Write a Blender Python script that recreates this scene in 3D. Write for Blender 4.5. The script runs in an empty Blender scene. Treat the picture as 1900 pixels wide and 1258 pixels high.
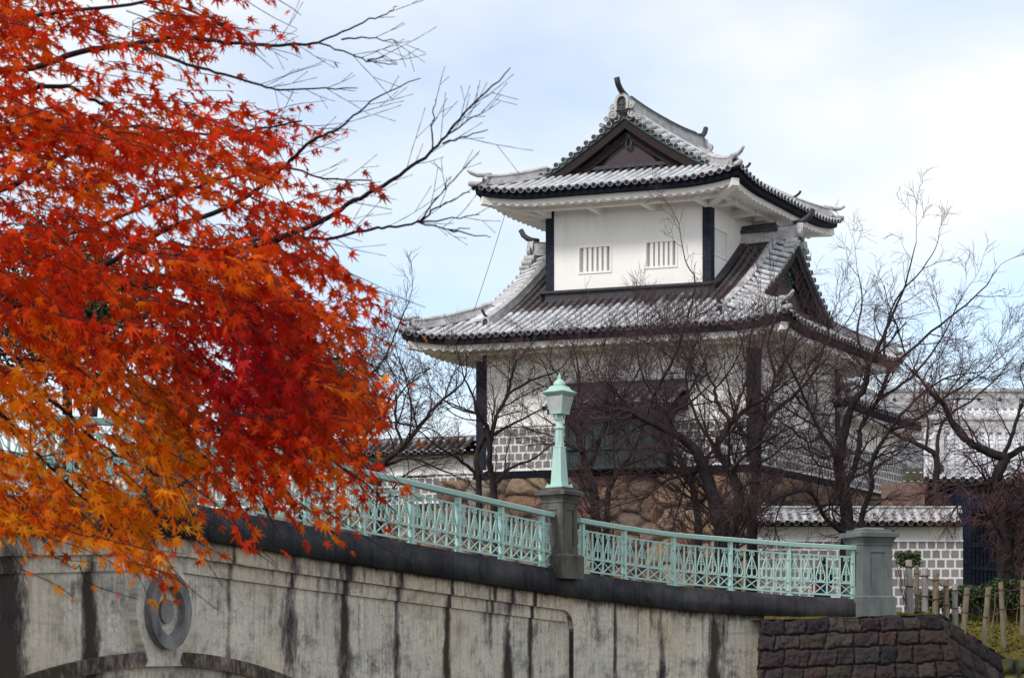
import bpy, math, random
import numpy as np
from mathutils import Vector, noise as mnoise

R = math.radians
scene = bpy.context.scene
# ------------------------------------------------------------------ camera
F, CX, HY = 3200.0, 950.0, 1200.0          # focal length, principal point and horizon in the photograph's own pixels
cam = bpy.data.cameras.new("camera")
cam_ob = bpy.data.objects.new("camera", cam)
scene.collection.objects.link(cam_ob)
cam_ob.location = (0, 0, 0)
cam_ob.rotation_euler = (R(90), 0, 0)
cam.sensor_width = 36.0
cam.lens = F / 1900 * 36
cam.shift_y = (HY - 629) / 1900
cam.clip_start, cam.clip_end = 0.1, 4000
cam.dof.use_dof = True
cam.dof.focus_distance = 60
cam.dof.aperture_fstop = 13.0
scene.camera = cam_ob
# ------------------------------------------------------------------ sky, sun, exposure
SUN_EL, SUN_ROT = R(42), R(-135)
world = bpy.data.worlds.new("World")
scene.world = world
world.use_nodes = True
wt = world.node_tree
wt.nodes.clear()
wo = wt.nodes.new("ShaderNodeOutputWorld")
sky = wt.nodes.new("ShaderNodeTexSky")
sky.sky_type = 'NISHITA'
sky.sun_disc = False
sky.sun_elevation, sky.sun_rotation = SUN_EL, SUN_ROT
sky.air_density, sky.dust_density, sky.ozone_density = 1.0, 0.6, 1.5
bg1 = wt.nodes.new("ShaderNodeBackground"); bg1.inputs[1].default_value = 0.12
bg2 = wt.nodes.new("ShaderNodeBackground"); bg2.inputs[0].default_value = (0.955, 0.98, 1.0, 1); bg2.inputs[1].default_value = 0.61
tc = wt.nodes.new("ShaderNodeTexCoord")
mp = wt.nodes.new("ShaderNodeMapping"); mp.inputs['Scale'].default_value = (1.0, 1.0, 2.6); mp.inputs['Location'].default_value = (0.35, 0.1, 0.42)
cn = wt.nodes.new("ShaderNodeTexNoise"); cn.inputs['Scale'].default_value = 3.0; cn.inputs['Detail'].default_value = 5; cn.inputs['Roughness'].default_value = 0.45
cr = wt.nodes.new("ShaderNodeValToRGB")
cr.color_ramp.elements[0].position = 0.36; cr.color_ramp.elements[0].color = (0.30, 0.30, 0.30, 1)
cr.color_ramp.elements[1].position = 0.60; cr.color_ramp.elements[1].color = (1, 1, 1, 1)
wm = wt.nodes.new("ShaderNodeMixShader")
L = wt.links.new
L(tc.outputs['Generated'], mp.inputs['Vector']); L(mp.outputs[0], cn.inputs['Vector']); L(cn.outputs[0], cr.inputs[0])
L(sky.outputs[0], bg1.inputs[0]); L(cr.outputs[0], wm.inputs[0]); L(bg1.outputs[0], wm.inputs[1]); L(bg2.outputs[0], wm.inputs[2]); L(wm.outputs[0], wo.inputs[0])
sun = bpy.data.lights.new("sun", 'SUN'); sun.energy = 1.5; sun.angle = R(12); sun.color = (1.0, 0.955, 0.89)
sun_ob = bpy.data.objects.new("sun", sun); scene.collection.objects.link(sun_ob)
sd = Vector((math.sin(SUN_ROT) * math.cos(SUN_EL), math.cos(SUN_ROT) * math.cos(SUN_EL), math.sin(SUN_EL)))
sun_ob.rotation_euler = sd.to_track_quat('Z', 'Y').to_euler()
scene.view_settings.view_transform = 'Standard'
scene.view_settings.look = 'None'
scene.view_settings.exposure = 0.84
scene.view_settings.gamma = 1.0
scene.cycles.max_bounces = 6
scene.cycles.transparent_max_bounces = 6

# ------------------------------------------------------------------ helpers
COL = scene.collection
ORG = {}

def px(x, y, Z):
    return np.array([(x - CX) / F * Z, Z, (HY - y) / F * Z])

def sstep(a, b, x):
    t = np.clip((np.asarray(x, float) - a) / (b - a), 0, 1)
    return t * t * (3 - 2 * t)

def lerp(a, b, t):
    return a + (b - a) * t

def tag(o, label=None, cat=None, group=None, kind=None):
    if label: o["label"] = label
    if cat: o["category"] = cat
    if group: o["group"] = group
    if kind: o["kind"] = kind
    return o

def thing(name, loc, label, cat, group=None):
    o = bpy.data.objects.new(name, None)
    COL.objects.link(o)
    o.location = tuple(float(c) for c in loc)
    o.empty_display_size = 0.3
    ORG[o.name] = np.array(loc, float)
    return tag(o, label, cat, group)

def _finish(me, name, mats, parent, smooth):
    ob = bpy.data.objects.new(name, me)
    COL.objects.link(ob)
    for m in mats: me.materials.append(m)
    if smooth: me.polygons.foreach_set("use_smooth", np.ones(len(me.polygons), bool))
    if parent is not None:
        ob.parent = parent
        ORG[ob.name] = ORG[parent.name]
    else:
        ORG[ob.name] = np.zeros(3)
    me.update()
    return ob

class MB:
    """Collects faces in world coordinates; build() links them as one mesh object."""
    def __init__(s):
        s.v, s.f, s.t, s.m, s.uv = [], [], [], [], []
    def add(s, verts, faces, tone=0.0, m=0, uv=None):
        n = len(s.v)
        s.v.extend([tuple(map(float, p)) for p in verts])
        for fc in faces:
            s.f.append(tuple(n + i for i in fc)); s.t.append(tone); s.m.append(m)
            s.uv.append([uv[i] for i in fc] if uv is not None else None)
        return s
    def quad(s, a, b, c, d, tone=0.0, m=0, uv=None):
        return s.add([a, b, c, d], [(0, 1, 2, 3)], tone, m, uv)
    def hexa(s, p, tone=0.0, m=0):          # 8 corners: 0-3 bottom ring, 4-7 top ring
        return s.add(p, [(3, 2, 1, 0), (4, 5, 6, 7), (0, 1, 5, 4), (1, 2, 6, 5), (2, 3, 7, 6), (3, 0, 4, 7)], tone, m)
    def box(s, c, sx, sy, sz, X=(1, 0, 0), Y=(0, 1, 0), Zv=(0, 0, 1), top=1.0, tone=0.0, m=0):
        c, X, Y, Zv = (np.array(q, float) for q in (c, X, Y, Zv))
        p = []
        for k, h in ((1.0, -.5), (top, .5)):
            for a, b in ((-.5, -.5), (.5, -.5), (.5, .5), (-.5, .5)):
                p.append(c + X * sx * a * k + Y * sy * b * k + Zv * sz * h)
        return s.hexa(p, tone, m)
    def tube(s, pts, rad, n=6, tone=0.0, m=0, cap=True, flat=None):
        pts = np.array(pts, float); k = len(pts)
        rad = np.broadcast_to(np.array(rad, float), (k,))
        tg = np.gradient(pts, axis=0)
        tg /= np.linalg.norm(tg, axis=1)[:, None] + 1e-12
        ref = np.array([0, 0, 1.0]) if abs(tg[0][2]) < .9 else np.array([1.0, 0, 0])
        V = []
        for i in range(k):
            a = np.cross(tg[i], ref); a /= np.linalg.norm(a) + 1e-12
            b = np.cross(a, tg[i]); ref = b
            for j in range(n):
                th = 2 * math.pi * (j + .5) / n
                V.append(pts[i] + rad[i] * (math.cos(th) * a + math.sin(th) * b * (flat or 1)))
        fs = [(i * n + j, i * n + (j + 1) % n, (i + 1) * n + (j + 1) % n, (i + 1) * n + j) for i in range(k - 1) for j in range(n)]
        if cap:
            fs += [tuple(range(n))[::-1], tuple((k - 1) * n + j for j in range(n))]
        return s.add(V, fs, tone, m)
    def sweep(s, pts, prof, tone=0.0, m=0, closed=True):
        """prof: list of (lateral, up) swept along pts, lateral horizontal."""
        pts = np.array(pts, float); k = len(pts); n = len(prof)
        tg = np.gradient(pts, axis=0); V = []
        for i in range(k):
            t = tg[i].copy(); t[2] = 0; t /= np.linalg.norm(t) + 1e-12
            sd_ = np.array([t[1], -t[0], 0])
            for a, b in prof: V.append(pts[i] + sd_ * a + np.array([0, 0, b]))
        e = n if closed else n - 1
        fs = [(i * n + j, i * n + (j + 1) % n, (i + 1) * n + (j + 1) % n, (i + 1) * n + j) for i in range(k - 1) for j in range(e)]
        if closed: fs += [tuple(range(n))[::-1], tuple((k - 1) * n + j for j in range(n))]
        return s.add(V, fs, tone, m)
    def lathe(s, c, prof, n=12, X=(1, 0, 0), Y=(0, 1, 0), Zv=(0, 0, 1), rot=0.0, tone=0.0, m=0):
        """prof: (radius, height); n=4 with rot=45deg gives a square section."""
        c, X, Y, Zv = (np.array(q, float) for q in (c, X, Y, Zv)); V = []
        for r, h in prof:
            for j in range(n):
                th = rot + 2 * math.pi * j / n
                V.append(c + Zv * h + r * (math.cos(th) * X + math.sin(th) * Y))
        k = len(prof)
        fs = [(i * n + j, i * n + (j + 1) % n, (i + 1) * n + (j + 1) % n, (i + 1) * n + j) for i in range(k - 1) for j in range(n)]
        fs += [tuple(range(n))[::-1], tuple((k - 1) * n + j for j in range(n))]
        return s.add(V, fs, tone, m)
    def build(s, name, mats, parent=None, smooth=False):
        if not isinstance(mats, (list, tuple)): mats = [mats]
        o = ORG[parent.name] if parent is not None else np.zeros(3)
        me = bpy.data.meshes.new(name)
        V = np.array(s.v, float) - o
        me.from_pydata(V.tolist(), [], s.f)
        me.polygons.foreach_set("material_index", np.array(s.m, np.int32))
        at = me.attributes.new("tone", 'FLOAT', 'FACE')
        at.data.foreach_set("value", np.array(s.t, np.float32))
        if any(u is not None for u in s.uv):
            ul = me.uv_layers.new(name="UVMap")
            flat = []
            for fc, u in zip(s.f, s.uv):
                for i in range(len(fc)): flat.extend(u[i] if u is not None else (0, 0))
            ul.data.foreach_set("uv", np.array(flat, np.float32))
        return _finish(me, name, mats, parent, smooth)

def mesh_np(name, V, Fa, mats, parent=None, smooth=False, attrs=None, uv=None):
    """V (n,3) world, Fa (m,k) uniform faces; attrs {name: (type, domain, flat array)}"""
    o = ORG[parent.name] if parent is not None else np.zeros(3)
    me = bpy.data.meshes.new(name)
    V = np.asarray(V, np.float64) - o
    m, k = Fa.shape
    me.vertices.add(len(V)); me.vertices.foreach_set("co", V.astype(np.float32).ravel())
    me.loops.add(m * k); me.loops.foreach_set("vertex_index", Fa.astype(np.int32).ravel())
    me.polygons.add(m); me.polygons.foreach_set("loop_start", np.arange(0, m * k, k, dtype=np.int32))
    me.polygons.foreach_set("loop_total", np.full(m, k, np.int32))
    me.update(calc_edges=True)
    for an, (ty, dom, data) in (attrs or {}).items():
        a = me.attributes.new(an, ty, dom)
        a.data.foreach_set("color" if 'COLOR' in ty else "value", np.asarray(data, np.float32).ravel())
    if uv is not None:
        ul = me.uv_layers.new(name="UVMap")
        ul.data.foreach_set("uv", np.asarray(uv, np.float32)[Fa.ravel()].ravel())
    return _finish(me, name, mats if isinstance(mats, (list, tuple)) else [mats], parent, smooth)

def tubes_np(lines, n=3):
    """lines: list of (pts (k,3), radii (k,)). Returns V, F (quads) for all of them."""
    by = {}
    for p, r in lines: by.setdefault(len(p), []).append((p, r))
    Vs, Fs, off = [], [], 0
    for k, ls in by.items():
        P = np.array([q[0] for q in ls], float); Rr = np.array([q[1] for q in ls], float)
        T = np.gradient(P, axis=1); T /= np.linalg.norm(T, axis=2)[..., None] + 1e-12
        ref = np.array([0.31, 0.27, 0.91])
        A = np.cross(T, ref); A /= np.linalg.norm(A, axis=2)[..., None] + 1e-9
        B = np.cross(T, A)
        th = 2 * np.pi * np.arange(n) / n
        V = P[:, :, None, :] + Rr[:, :, None, None] * (np.cos(th)[None, None, :, None] * A[:, :, None, :] + np.sin(th)[None, None, :, None] * B[:, :, None, :])
        m = len(ls)
        idx = np.arange(m * k * n).reshape(m, k, n) + off
        nx = np.roll(idx, -1, axis=2)
        Fq = np.stack([idx[:, :-1], nx[:, :-1], nx[:, 1:], idx[:, 1:]], -1).reshape(-1, 4)
        Vs.append(V.reshape(-1, 3)); Fs.append(Fq); off += m * k * n
    return np.concatenate(Vs), np.concatenate(Fs)

# ------------------------------------------------------------------ materials
class NT:
    def __init__(s, name, rough=0.8, spec=0.3):
        s.m = bpy.data.materials.new(name); s.m.use_nodes = True
        s.t = s.m.node_tree
        s.b = s.t.nodes["Principled BSDF"]
        s.b.inputs['Roughness'].default_value = rough
        s.b.inputs['Specular IOR Level'].default_value = spec
    def n(s, ty, _p=None, **kw):
        nd = s.t.nodes.new("ShaderNode" + ty)
        for k, v in (_p or {}).items(): setattr(nd, k, v)
        for k, v in kw.items():
            k = k.replace('_', ' ')
            s.set(nd.inputs[k] if k in nd.inputs else nd.inputs[int(k[1:])], v)
        return nd
    def set(s, sock, v):
        if isinstance(v, bpy.types.NodeSocket): s.t.links.new(v, sock)
        elif isinstance(v, bpy.types.Node): s.t.links.new(v.outputs[0], sock)
        else:
            if sock.type == 'RGBA' and len(v) == 3: v = (*v, 1)
            sock.default_value = v
    def ramp(s, fac, *stops, interp='LINEAR'):
        nd = s.t.nodes.new("ShaderNodeValToRGB"); cr_ = nd.color_ramp; cr_.interpolation = interp
        while len(cr_.elements) < len(stops): cr_.elements.new(0.5)
        for e, (p, c) in zip(cr_.elements, stops):
            e.position = p; e.color = (*c, 1) if not isinstance(c, (int, float)) else (c, c, c, 1)
        s.set(nd.inputs[0], fac); return nd
    def mix(s, fac, a, b, mode='MIX'):
        nd = s.t.nodes.new("ShaderNodeMix"); nd.data_type = 'RGBA'; nd.blend_type = mode
        s.set(nd.inputs[0], fac); s.set(nd.inputs[6], a); s.set(nd.inputs[7], b)
        return nd.outputs[2]
    def math(s, op, a, b=0.0, c=0.0):
        nd = s.t.nodes.new("ShaderNodeMath"); nd.operation = op
        s.set(nd.inputs[0], a); s.set(nd.inputs[1], b)
        if op in ('MULTIPLY_ADD',): s.set(nd.inputs[2], c)
        return nd.outputs[0]
    def pos(s, scale=(1, 1, 1), uv=False):
        if uv: src = s.n("TexCoord").outputs['UV']
        else: src = s.n("NewGeometry").outputs['Position']
        mp_ = s.n("Mapping", Scale=scale); s.set(mp_.inputs['Vector'], src)
        return mp_.outputs[0]
    def noise(s, scale, detail=4, rough=.55, vec=None, dist=0.0):
        nd = s.n("TexNoise", Scale=scale, Detail=detail, Roughness=rough, Distortion=dist)
        s.set(nd.inputs['Vector'], vec if vec is not None else s.pos()); return nd.outputs[0]
    def attr(s, name):
        nd = s.n("Attribute", {'attribute_name': name}); return nd
    def col(s, c): s.set(s.b.inputs['Base Color'], c); return s
    def bump(s, h, strength=.4, dist=.02):
        nd = s.n("Bump", Strength=strength, Distance=dist); s.set(nd.inputs['Height'], h)
        s.set(s.b.inputs['Normal'], nd); return s

def m_plaster():
    t = NT("white_plaster", .85, .2)
    n = t.noise(.8, 5); v = t.noise(2.2, 4, vec=t.pos((1, 1, .15)))
    c = t.mix(t.ramp(n, (.35, 0), (.75, 1)), (.86, .83, .80), (.80, .765, .735))
    c = t.mix(t.math('MULTIPLY', t.ramp(v, (.54, 0), (.76, 1)), .38), c, (.58, .545, .51))
    return t.col(c).bump(t.noise(14, 4), .10, .01).m
def m_speckled():
    t = NT("weathered_white_plaster", .9, .15)
    sp = t.ramp(t.noise(9, 3, .7), (.62, 0), (.68, 1)); n = t.noise(1.2, 5)
    c = t.mix(t.ramp(n, (.35, 0), (.75, 1)), (.80, .77, .75), (.70, .66, .63))
    return t.col(t.mix(t.math('MULTIPLY', sp, .8), c, (.20, .17, .15))).m
def m_tile():
    t = NT("lead_roof_tile", .52, .4)
    a = t.attr("tone").outputs['Fac']
    n = t.noise(3.0, 5); n2 = t.noise(11, 4)
    white = t.mix(t.ramp(n, (.35, 0), (.7, 1)), (.76, .775, .81), (.46, .455, .465))
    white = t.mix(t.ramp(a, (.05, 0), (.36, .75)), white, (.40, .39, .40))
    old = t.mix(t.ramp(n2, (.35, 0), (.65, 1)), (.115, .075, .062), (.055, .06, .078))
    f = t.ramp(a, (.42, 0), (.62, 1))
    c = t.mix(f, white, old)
    c = t.mix(t.ramp(t.noise(6, 5, .65), (.60, 0), (.74, .8)), c, (.21, .15, .11))
    return t.col(c).bump(n2, .15, .01).m
def m_tilegap():
    t = NT("roof_pan_tile", .7, .3)
    a = t.attr("tone").outputs['Fac']; n2 = t.noise(9, 4)
    c = t.mix(t.ramp(n2, (.3, 0), (.7, 1)), (.31, .28, .265), (.16, .135, .125))
    return t.col(t.mix(t.ramp(a, (.42, 0), (.62, 1)), c, (.05, .04, .04))).m
def m_simple(name, c1, c2, scale=5, rough=.7, spec=.3, bs=.2, bd=.01, stretch=(1, 1, 1)):
    t = NT(name, rough, spec)
    n = t.noise(scale, 5, .6, vec=t.pos(stretch))
    return t.col(t.mix(t.ramp(n, (.32, 0), (.68, 1)), c1, c2)).bump(n, bs, bd).m
def m_namako():
    t = NT("grey_tile_with_white_joints", .75, .25)
    uv = t.pos((1, 1, 1), uv=True)
    b = t.n("TexBrick", {'offset': .5, 'squash': 1.0}, Color1=(.175, .165, .18), Color2=(.235, .22, .23), Mortar=(.78, .755, .74), Scale=1.0)
    b.inputs['Mortar Size'].default_value = .034; b.inputs['Mortar Smooth'].default_value = .1
    b.inputs['Brick Width'].default_value = .30; b.inputs['Row Height'].default_value = .30; b.inputs['Bias'].default_value = 0
    t.set(b.inputs['Vector'], uv)
    c = t.mix(t.math('MULTIPLY', t.noise(5, 5), .35), b.outputs['Color'], (.30, .27, .25))
    bp = t.n("Bump", Strength=1.0, Distance=.03); t.set(bp.inputs['Height'], b.outputs['Fac']); t.set(t.b.inputs['Normal'], bp)
    return t.col(c).m
def m_navyclad():
    t = NT("dark_blue_copper_sheet", .6, .22)
    b = t.n("TexBrick", {'offset': .5}, Color1=(.006, .009, .026), Color2=(.012, .014, .034), Mortar=(.002, .003, .008), Scale=1.0)
    b.inputs['Mortar Size'].default_value = .012; b.inputs['Brick Width'].default_value = .28; b.inputs['Row Height'].default_value = .14
    g = t.n("NewGeometry").outputs['Position']
    sp = t.n("SeparateXYZ"); t.set(sp.inputs[0], g)
    cb = t.n("CombineXYZ"); t.set(cb.inputs[0], t.math('ADD', sp.outputs[0], sp.outputs[1])); t.set(cb.inputs[1], sp.outputs[2])
    t.set(b.inputs['Vector'], cb)
    c = t.mix(t.ramp(t.noise(4, 4), (.5, 0), (.75, .5)), b.outputs['Color'], (.038, .036, .044))
    bp = t.n("Bump", Strength=.6, Distance=.02); t.set(bp.inputs['Height'], t.math('SUBTRACT', 1.0, b.outputs['Fac'])); t.set(t.b.inputs['Normal'], bp)
    return t.col(c).m
def m_concrete():
    t = NT("stained_concrete", .9, .15)
    uv = t.pos((1, 1, 1), uv=True)
    st = t.attr("stain").outputs['Fac']; ru = t.attr("rust").outputs['Fac']
    big = t.noise(.9, 5, .6, vec=uv); fine = t.noise(16, 5, .7, vec=uv)
    strk = t.noise(1.0, 5, .7, vec=t.pos((13, .55, 1), uv=True))
    c = t.mix(t.ramp(big, (.32, 0), (.68, 1)), (.80, .71, .575), (.58, .56, .51))
    c = t.mix(t.math('MULTIPLY', t.ramp(strk, (.48, 0), (.70, 1)), .5), c, (.17, .155, .155))
    c = t.mix(t.math('MULTIPLY', t.ramp(t.noise(1.0, 4, .6, vec=t.pos((9, .3, 1), uv=True)), (.60, 0), (.74, 1)), .5), c, (.62, .60, .57))
    c = t.mix(t.math('MULTIPLY', ru, t.ramp(strk, (.30, .15), (.62, 1))), c, (.40, .255, .13))
    pat = t.ramp(t.math('ADD', t.noise(2.1, 6, .72, vec=uv), t.math('MULTIPLY', t.noise(1, 4, .6, vec=t.pos((18, 1.2, 1), uv=True)), .35)), (.66, 0), (.86, 1))
    c = t.mix(t.math('MULTIPLY', pat, .82), c, (.055, .055, .068))
    # cracks and dirt grain
    vo = t.n("TexVoronoi", {'feature': 'DISTANCE_TO_EDGE'}, Scale=1.3)
    wv = t.n("VectorMath", {'operation': 'ADD'}); t.set(wv.inputs[0], uv)
    nv = t.n("TexNoise", Scale=3.0, Detail=4.0); t.set(nv.inputs['Vector'], uv)
    t.set(wv.inputs[1], nv.outputs['Color']); t.set(vo.inputs['Vector'], wv)
    ck = t.math('MULTIPLY', t.ramp(vo.outputs[0], (.0, 1), (.012, 0)), t.ramp(t.noise(1.7, 3, vec=uv), (.5, 0), (.6, 1)))
    c = t.mix(t.math('MULTIPLY', ck, .65), c, (.10, .085, .075))
    c = t.mix(t.ramp(fine, (.3, .38), (.6, 0)), c, (.15, .14, .13))
    c = t.mix(t.ramp(t.noise(.45, 5, .6, vec=uv), (.48, 0), (.66, .55)), c, (.66, .53, .36))
    hl = t.noise(1, 4, .65, vec=t.pos((.6, 5, 1), uv=True)); c = t.mix(t.ramp(hl, (.56, 0), (.70, .4)), c, (.24, .22, .20))
    nz_ = t.math('ADD', t.math('MULTIPLY', t.math('SUBTRACT', t.noise(4, 6, .75, vec=t.pos((3.0, .9, 1), uv=True)), .5), 1.5), t.math('MULTIPLY', t.math('SUBTRACT', t.noise(1, 4, .6, vec=t.pos((.9, 1.1, 1), uv=True)), .5), 1.3))
    sf = t.ramp(t.math('ADD', st, t.math('MULTIPLY', nz_, t.ramp(st, (.03, .25), (.3, 1)))), (.16, 0), (.78, 1))
    c = t.mix(t.ramp(sf, (.0, 0), (.45, .72)), c, t.mix(t.ramp(big, (.4, 0), (.6, 1)), (.125, .088, .098), (.15, .13, .105)))
    c = t.mix(t.ramp(sf, (.40, 0), (.95, .93)), c, t.mix(t.ramp(big, (.4, 0), (.6, 1)), (.026, .020, .030), (.040, .034, .020)))
    return t.col(c).bump(t.math('ADD', fine, t.math('MULTIPLY', ck, -1.5)), .25, .012).m
def m_coping():
    t = NT("blackened_granite", .85, .2)
    uv = t.pos((1, 1, 1), uv=True)
    strk = t.noise(1.0, 6, .75, vec=t.pos((7, .35, 1), uv=True)); big = t.noise(.8, 5, .65, vec=uv); fine = t.noise(40, 3, .6)
    c = t.mix(t.ramp(strk, (.40, 0), (.78, 1)), (.014, .014, .021), (.048, .046, .052))
    c = t.mix(t.math('MULTIPLY', t.ramp(big, (.46, 0), (.68, 1)), .62), c, (.105, .104, .098))
    c = t.mix(t.math('MULTIPLY', t.ramp(fine, (.5, 0), (.8, 1)), .35), c, (.12, .115, .11))
    jt = t.attr("stain").outputs['Fac']
    c = t.mix(jt, c, (.008, .008, .01))
    return t.col(c).bump(fine, .2, .006).m
def m_granite(name, c1, c2, stain):
    t = NT(name, .8, .25)
    g = t.noise(60, 3, .8); big = t.noise(2.2, 5, .65, vec=t.pos((1.6, 1.6, .6)))
    c = t.mix(t.ramp(g, (.35, 0), (.68, 1)), c1, c2)
    c = t.mix(t.ramp(big, (.42, 0), (.66, .85)), c, stain)
    return t.col(c).bump(g, .2, .006).m
def m_stone(name, cols, lich, ls=.62):
    t = NT(name, .85, .25)
    a = t.attr("tone").outputs['Fac']; gp = t.attr("gap").outputs['Fac']
    k = len(cols)
    c = t.ramp(a, *[((i + .5) / k, cc) for i, cc in enumerate(cols)], interp='LINEAR').outputs[0]
    n = t.noise(6, 6, .7); fine = t.noise(28, 5, .75)
    c = t.mix(t.ramp(n, (.3, .55), (.7, 0)), c, (.018, .015, .017))
    c = t.mix(t.math('MULTIPLY', t.ramp(fine, (.56, 0), (.76, 1)), .35), c, (.30, .27, .25))
    c = t.mix(t.ramp(t.noise(2.2, 6, .75), (ls, 0), (ls + .1, .75)), c, lich)
    c = t.mix(gp, c, (.006, .005, .006))
    return t.col(c).bump(t.math('ADD', fine, n), .55, .03).m
def m_paint():
    t = NT("mint_green_paint", .45, .45)
    n = t.noise(5, 5, .6); d = t.noise(1.0, 4, vec=t.pos((14, 14, 1.0)))
    c = t.mix(t.ramp(n, (.3, 0), (.7, 1)), (.42, .61, .555), (.355, .545, .49))
    c = t.mix(t.math('MULTIPLY', t.ramp(d, (.58, 0), (.75, 1)), .35), c, (.17, .26, .21))
    c = t.mix(t.ramp(t.noise(24, 4, .7), (.63, 0), (.70, .75)), c, (.15, .085, .05))
    return t.col(c).bump(n, .05, .004).m
def m_bark(name, c1, c2, moss):
    t = NT(name, .9, .2)
    n = t.noise(10, 5, .65, vec=t.pos((1, 1, .45)))
    c = t.mix(t.ramp(n, (.35, 0), (.7, 1)), c1, c2)
    c = t.mix(t.ramp(t.noise(1.6, 5, .7), (.58, 0), (.70, .8)), c, moss)
    return t.col(c).bump(n, .5, .02).m
def m_leaf():
    t = NT("maple_leaf", .75, .12)
    c = t.attr("col").outputs['Color']
    tr = t.n("BsdfTranslucent"); t.set(tr.inputs['Color'], c)
    t.col(c)
    mx = t.n("MixShader"); mx.inputs[0].default_value = .55
    t.t.links.new(t.b.outputs[0], mx.inputs[1]); t.t.links.new(tr.outputs[0], mx.inputs[2])
    t.t.links.new(mx.outputs[0], t.t.nodes["Material Output"].inputs[0])
    return t.m
def m_green():
    t = NT("evergreen_leaf", .6, .3)
    a = t.attr("tone").outputs['Fac']
    return t.col(t.ramp(a, (0, (.016, .028, .012)), (.6, (.045, .07, .024)), (1, (.11, .12, .045)))).m
def m_ground():
    t = NT("mossy_ground", .95, .1)
    n = t.noise(2.3, 6, .7); n2 = t.noise(9, 5, .7); n3 = t.noise(30, 4, .7)
    c = t.mix(t.ramp(n, (.40, 0), (.58, 1)), (.20, .17, .025), (.10, .115, .022))
    c = t.mix(t.ramp(n2, (.50, 0), (.62, .9)), c, (.17, .085, .065))
    c = t.mix(t.ramp(n3, (.35, .6), (.6, 0)), c, (.035, .028, .014))
    return t.col(c).bump(t.math('ADD', n2, n3), .8, .06).m
def m_asphalt():
    t = NT("asphalt", .9, .2); n = t.noise(30, 4, .7)
    return t.col(t.mix(n, (.04, .04, .042), (.07, .068, .066))).bump(n, .3, .01).m
def m_glass():
    t = NT("frosted_lamp_glass", .18, .6)
    n = t.noise(6, 3)
    t.col(t.mix(t.ramp(n, (.3, 0), (.7, 1)), (.62, .63, .62), (.48, .49, .49)))
    t.b.inputs['Transmission Weight'].default_value = .25
    return t.m

M = dict(
    plaster=m_plaster(), speckled=m_speckled(), tile=m_tile(), pan=m_tilegap(), namako=m_namako(), navy=m_navyclad(),
    disc=m_simple("dark_tile_end", (.035, .036, .045), (.085, .083, .088), 14, .6),
    fascia=m_simple("black_blue_board", (.003, .004, .011), (.008, .009, .017), 3, .75, .12, .1),
    ridge=m_simple("lead_ridge", (.56, .56, .58), (.31, .29, .275), 3.5, .6, .35, .2, .01),
    ridgedark=m_simple("dark_ridge_copper", (.016, .018, .028), (.055, .05, .055), 4, .6, .35),
    gablepanel=m_simple("gable_panel_wood", (.075, .055, .062), (.05, .038, .046), 3, .8),
    gable=m_simple("dark_brown_gable_wood", (.012, .007, .009), (.028, .016, .015), 4, .75, .25, .2, .01, (1, 1, 4)),
    verdigris=m_simple("dark_verdigris", (.018, .035, .033), (.05, .085, .08), 5, .65),
    teal=m_simple("green_copper_sheet", (.012, .020, .024), (.032, .060, .062), 2.5, .65, .3, .2, .01, (2, 2, .5)),
    shade=m_simple("inner_shutter", (.62, .575, .53), (.54, .50, .46), 3, .9),
    concrete=m_concrete(), coping=m_coping(), paint=m_paint(),
    pier=m_granite("brown_stained_granite", (.085, .08, .072), (.15, .14, .125), (.030, .022, .020)),
    relief=m_granite("weathered_grey_relief", (.19, .185, .185), (.29, .28, .27), (.07, .062, .07)),
    pier2=m_granite("grey_green_granite", (.115, .135, .132), (.17, .19, .185), (.080, .090, .086)),
    blocks=m_stone("dark_purple_stone", [(.016, .013, .017), (.046, .024, .024), (.034, .030, .036), (.062, .034, .027), (.022, .018, .017), (.072, .056, .052), (.042, .033, .022)], (.085, .070, .022), .66),
    rubble=m_stone("tan_castle_stone", [(.29, .175, .105), (.17, .085, .06), (.36, .26, .175), (.12, .065, .052), (.31, .27, .23), (.20, .105, .07)], (.17, .075, .03), .60),
    mossrock=m_stone("mossy_boulder", [(.05, .05, .03), (.07, .06, .045), (.06, .065, .03)], (.12, .13, .02), .48),
    bark=m_bark("cherry_bark", (.014, .010, .012), (.042, .031, .030), (.055, .052, .018)),
    twig=m_simple("cherry_twig", (.040, .023, .027), (.085, .050, .054), 3, .85, .2, 0),
    twigpink=m_simple("weeping_cherry_twig", (.085, .040, .042), (.14, .075, .07), 3, .85, .2, 0),
    mbark=m_simple("maple_bark", (.010, .007, .010), (.024, .016, .020), 20, .85, .2, .3),
    leaf=m_leaf(), green=m_green(), ground=m_ground(), asphalt=m_asphalt(), glass=m_glass(),
    stake=m_simple("weathered_stake", (.22, .18, .125), (.125, .105, .075), 12, .9, .15, .4, .01, (2, 2, .35)),
    bamboo=m_simple("grey_stake", (.36, .345, .33), (.22, .205, .195), 14, .8, .2, .4, .01, (3, 3, .3)),
    rope=m_simple("red_brown_rope", (.17, .055, .035), (.10, .032, .025), 30, .9),
    skin=m_simple("skin", (.52, .33, .25), (.47, .29, .22), 10, .6), coat=m_simple("navy_coat", (.014, .018, .04), (.024, .028, .055), 8, .85),
    hair=m_simple("black_hair", (.012, .01, .01), (.025, .02, .02), 30, .6), red=m_simple("red_cloth", (.55, .04, .03), (.42, .03, .025), 8, .8),
    beige=m_simple("gate_interior_wall", (.30, .20, .17), (.22, .15, .13), 3, .9),
)
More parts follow.
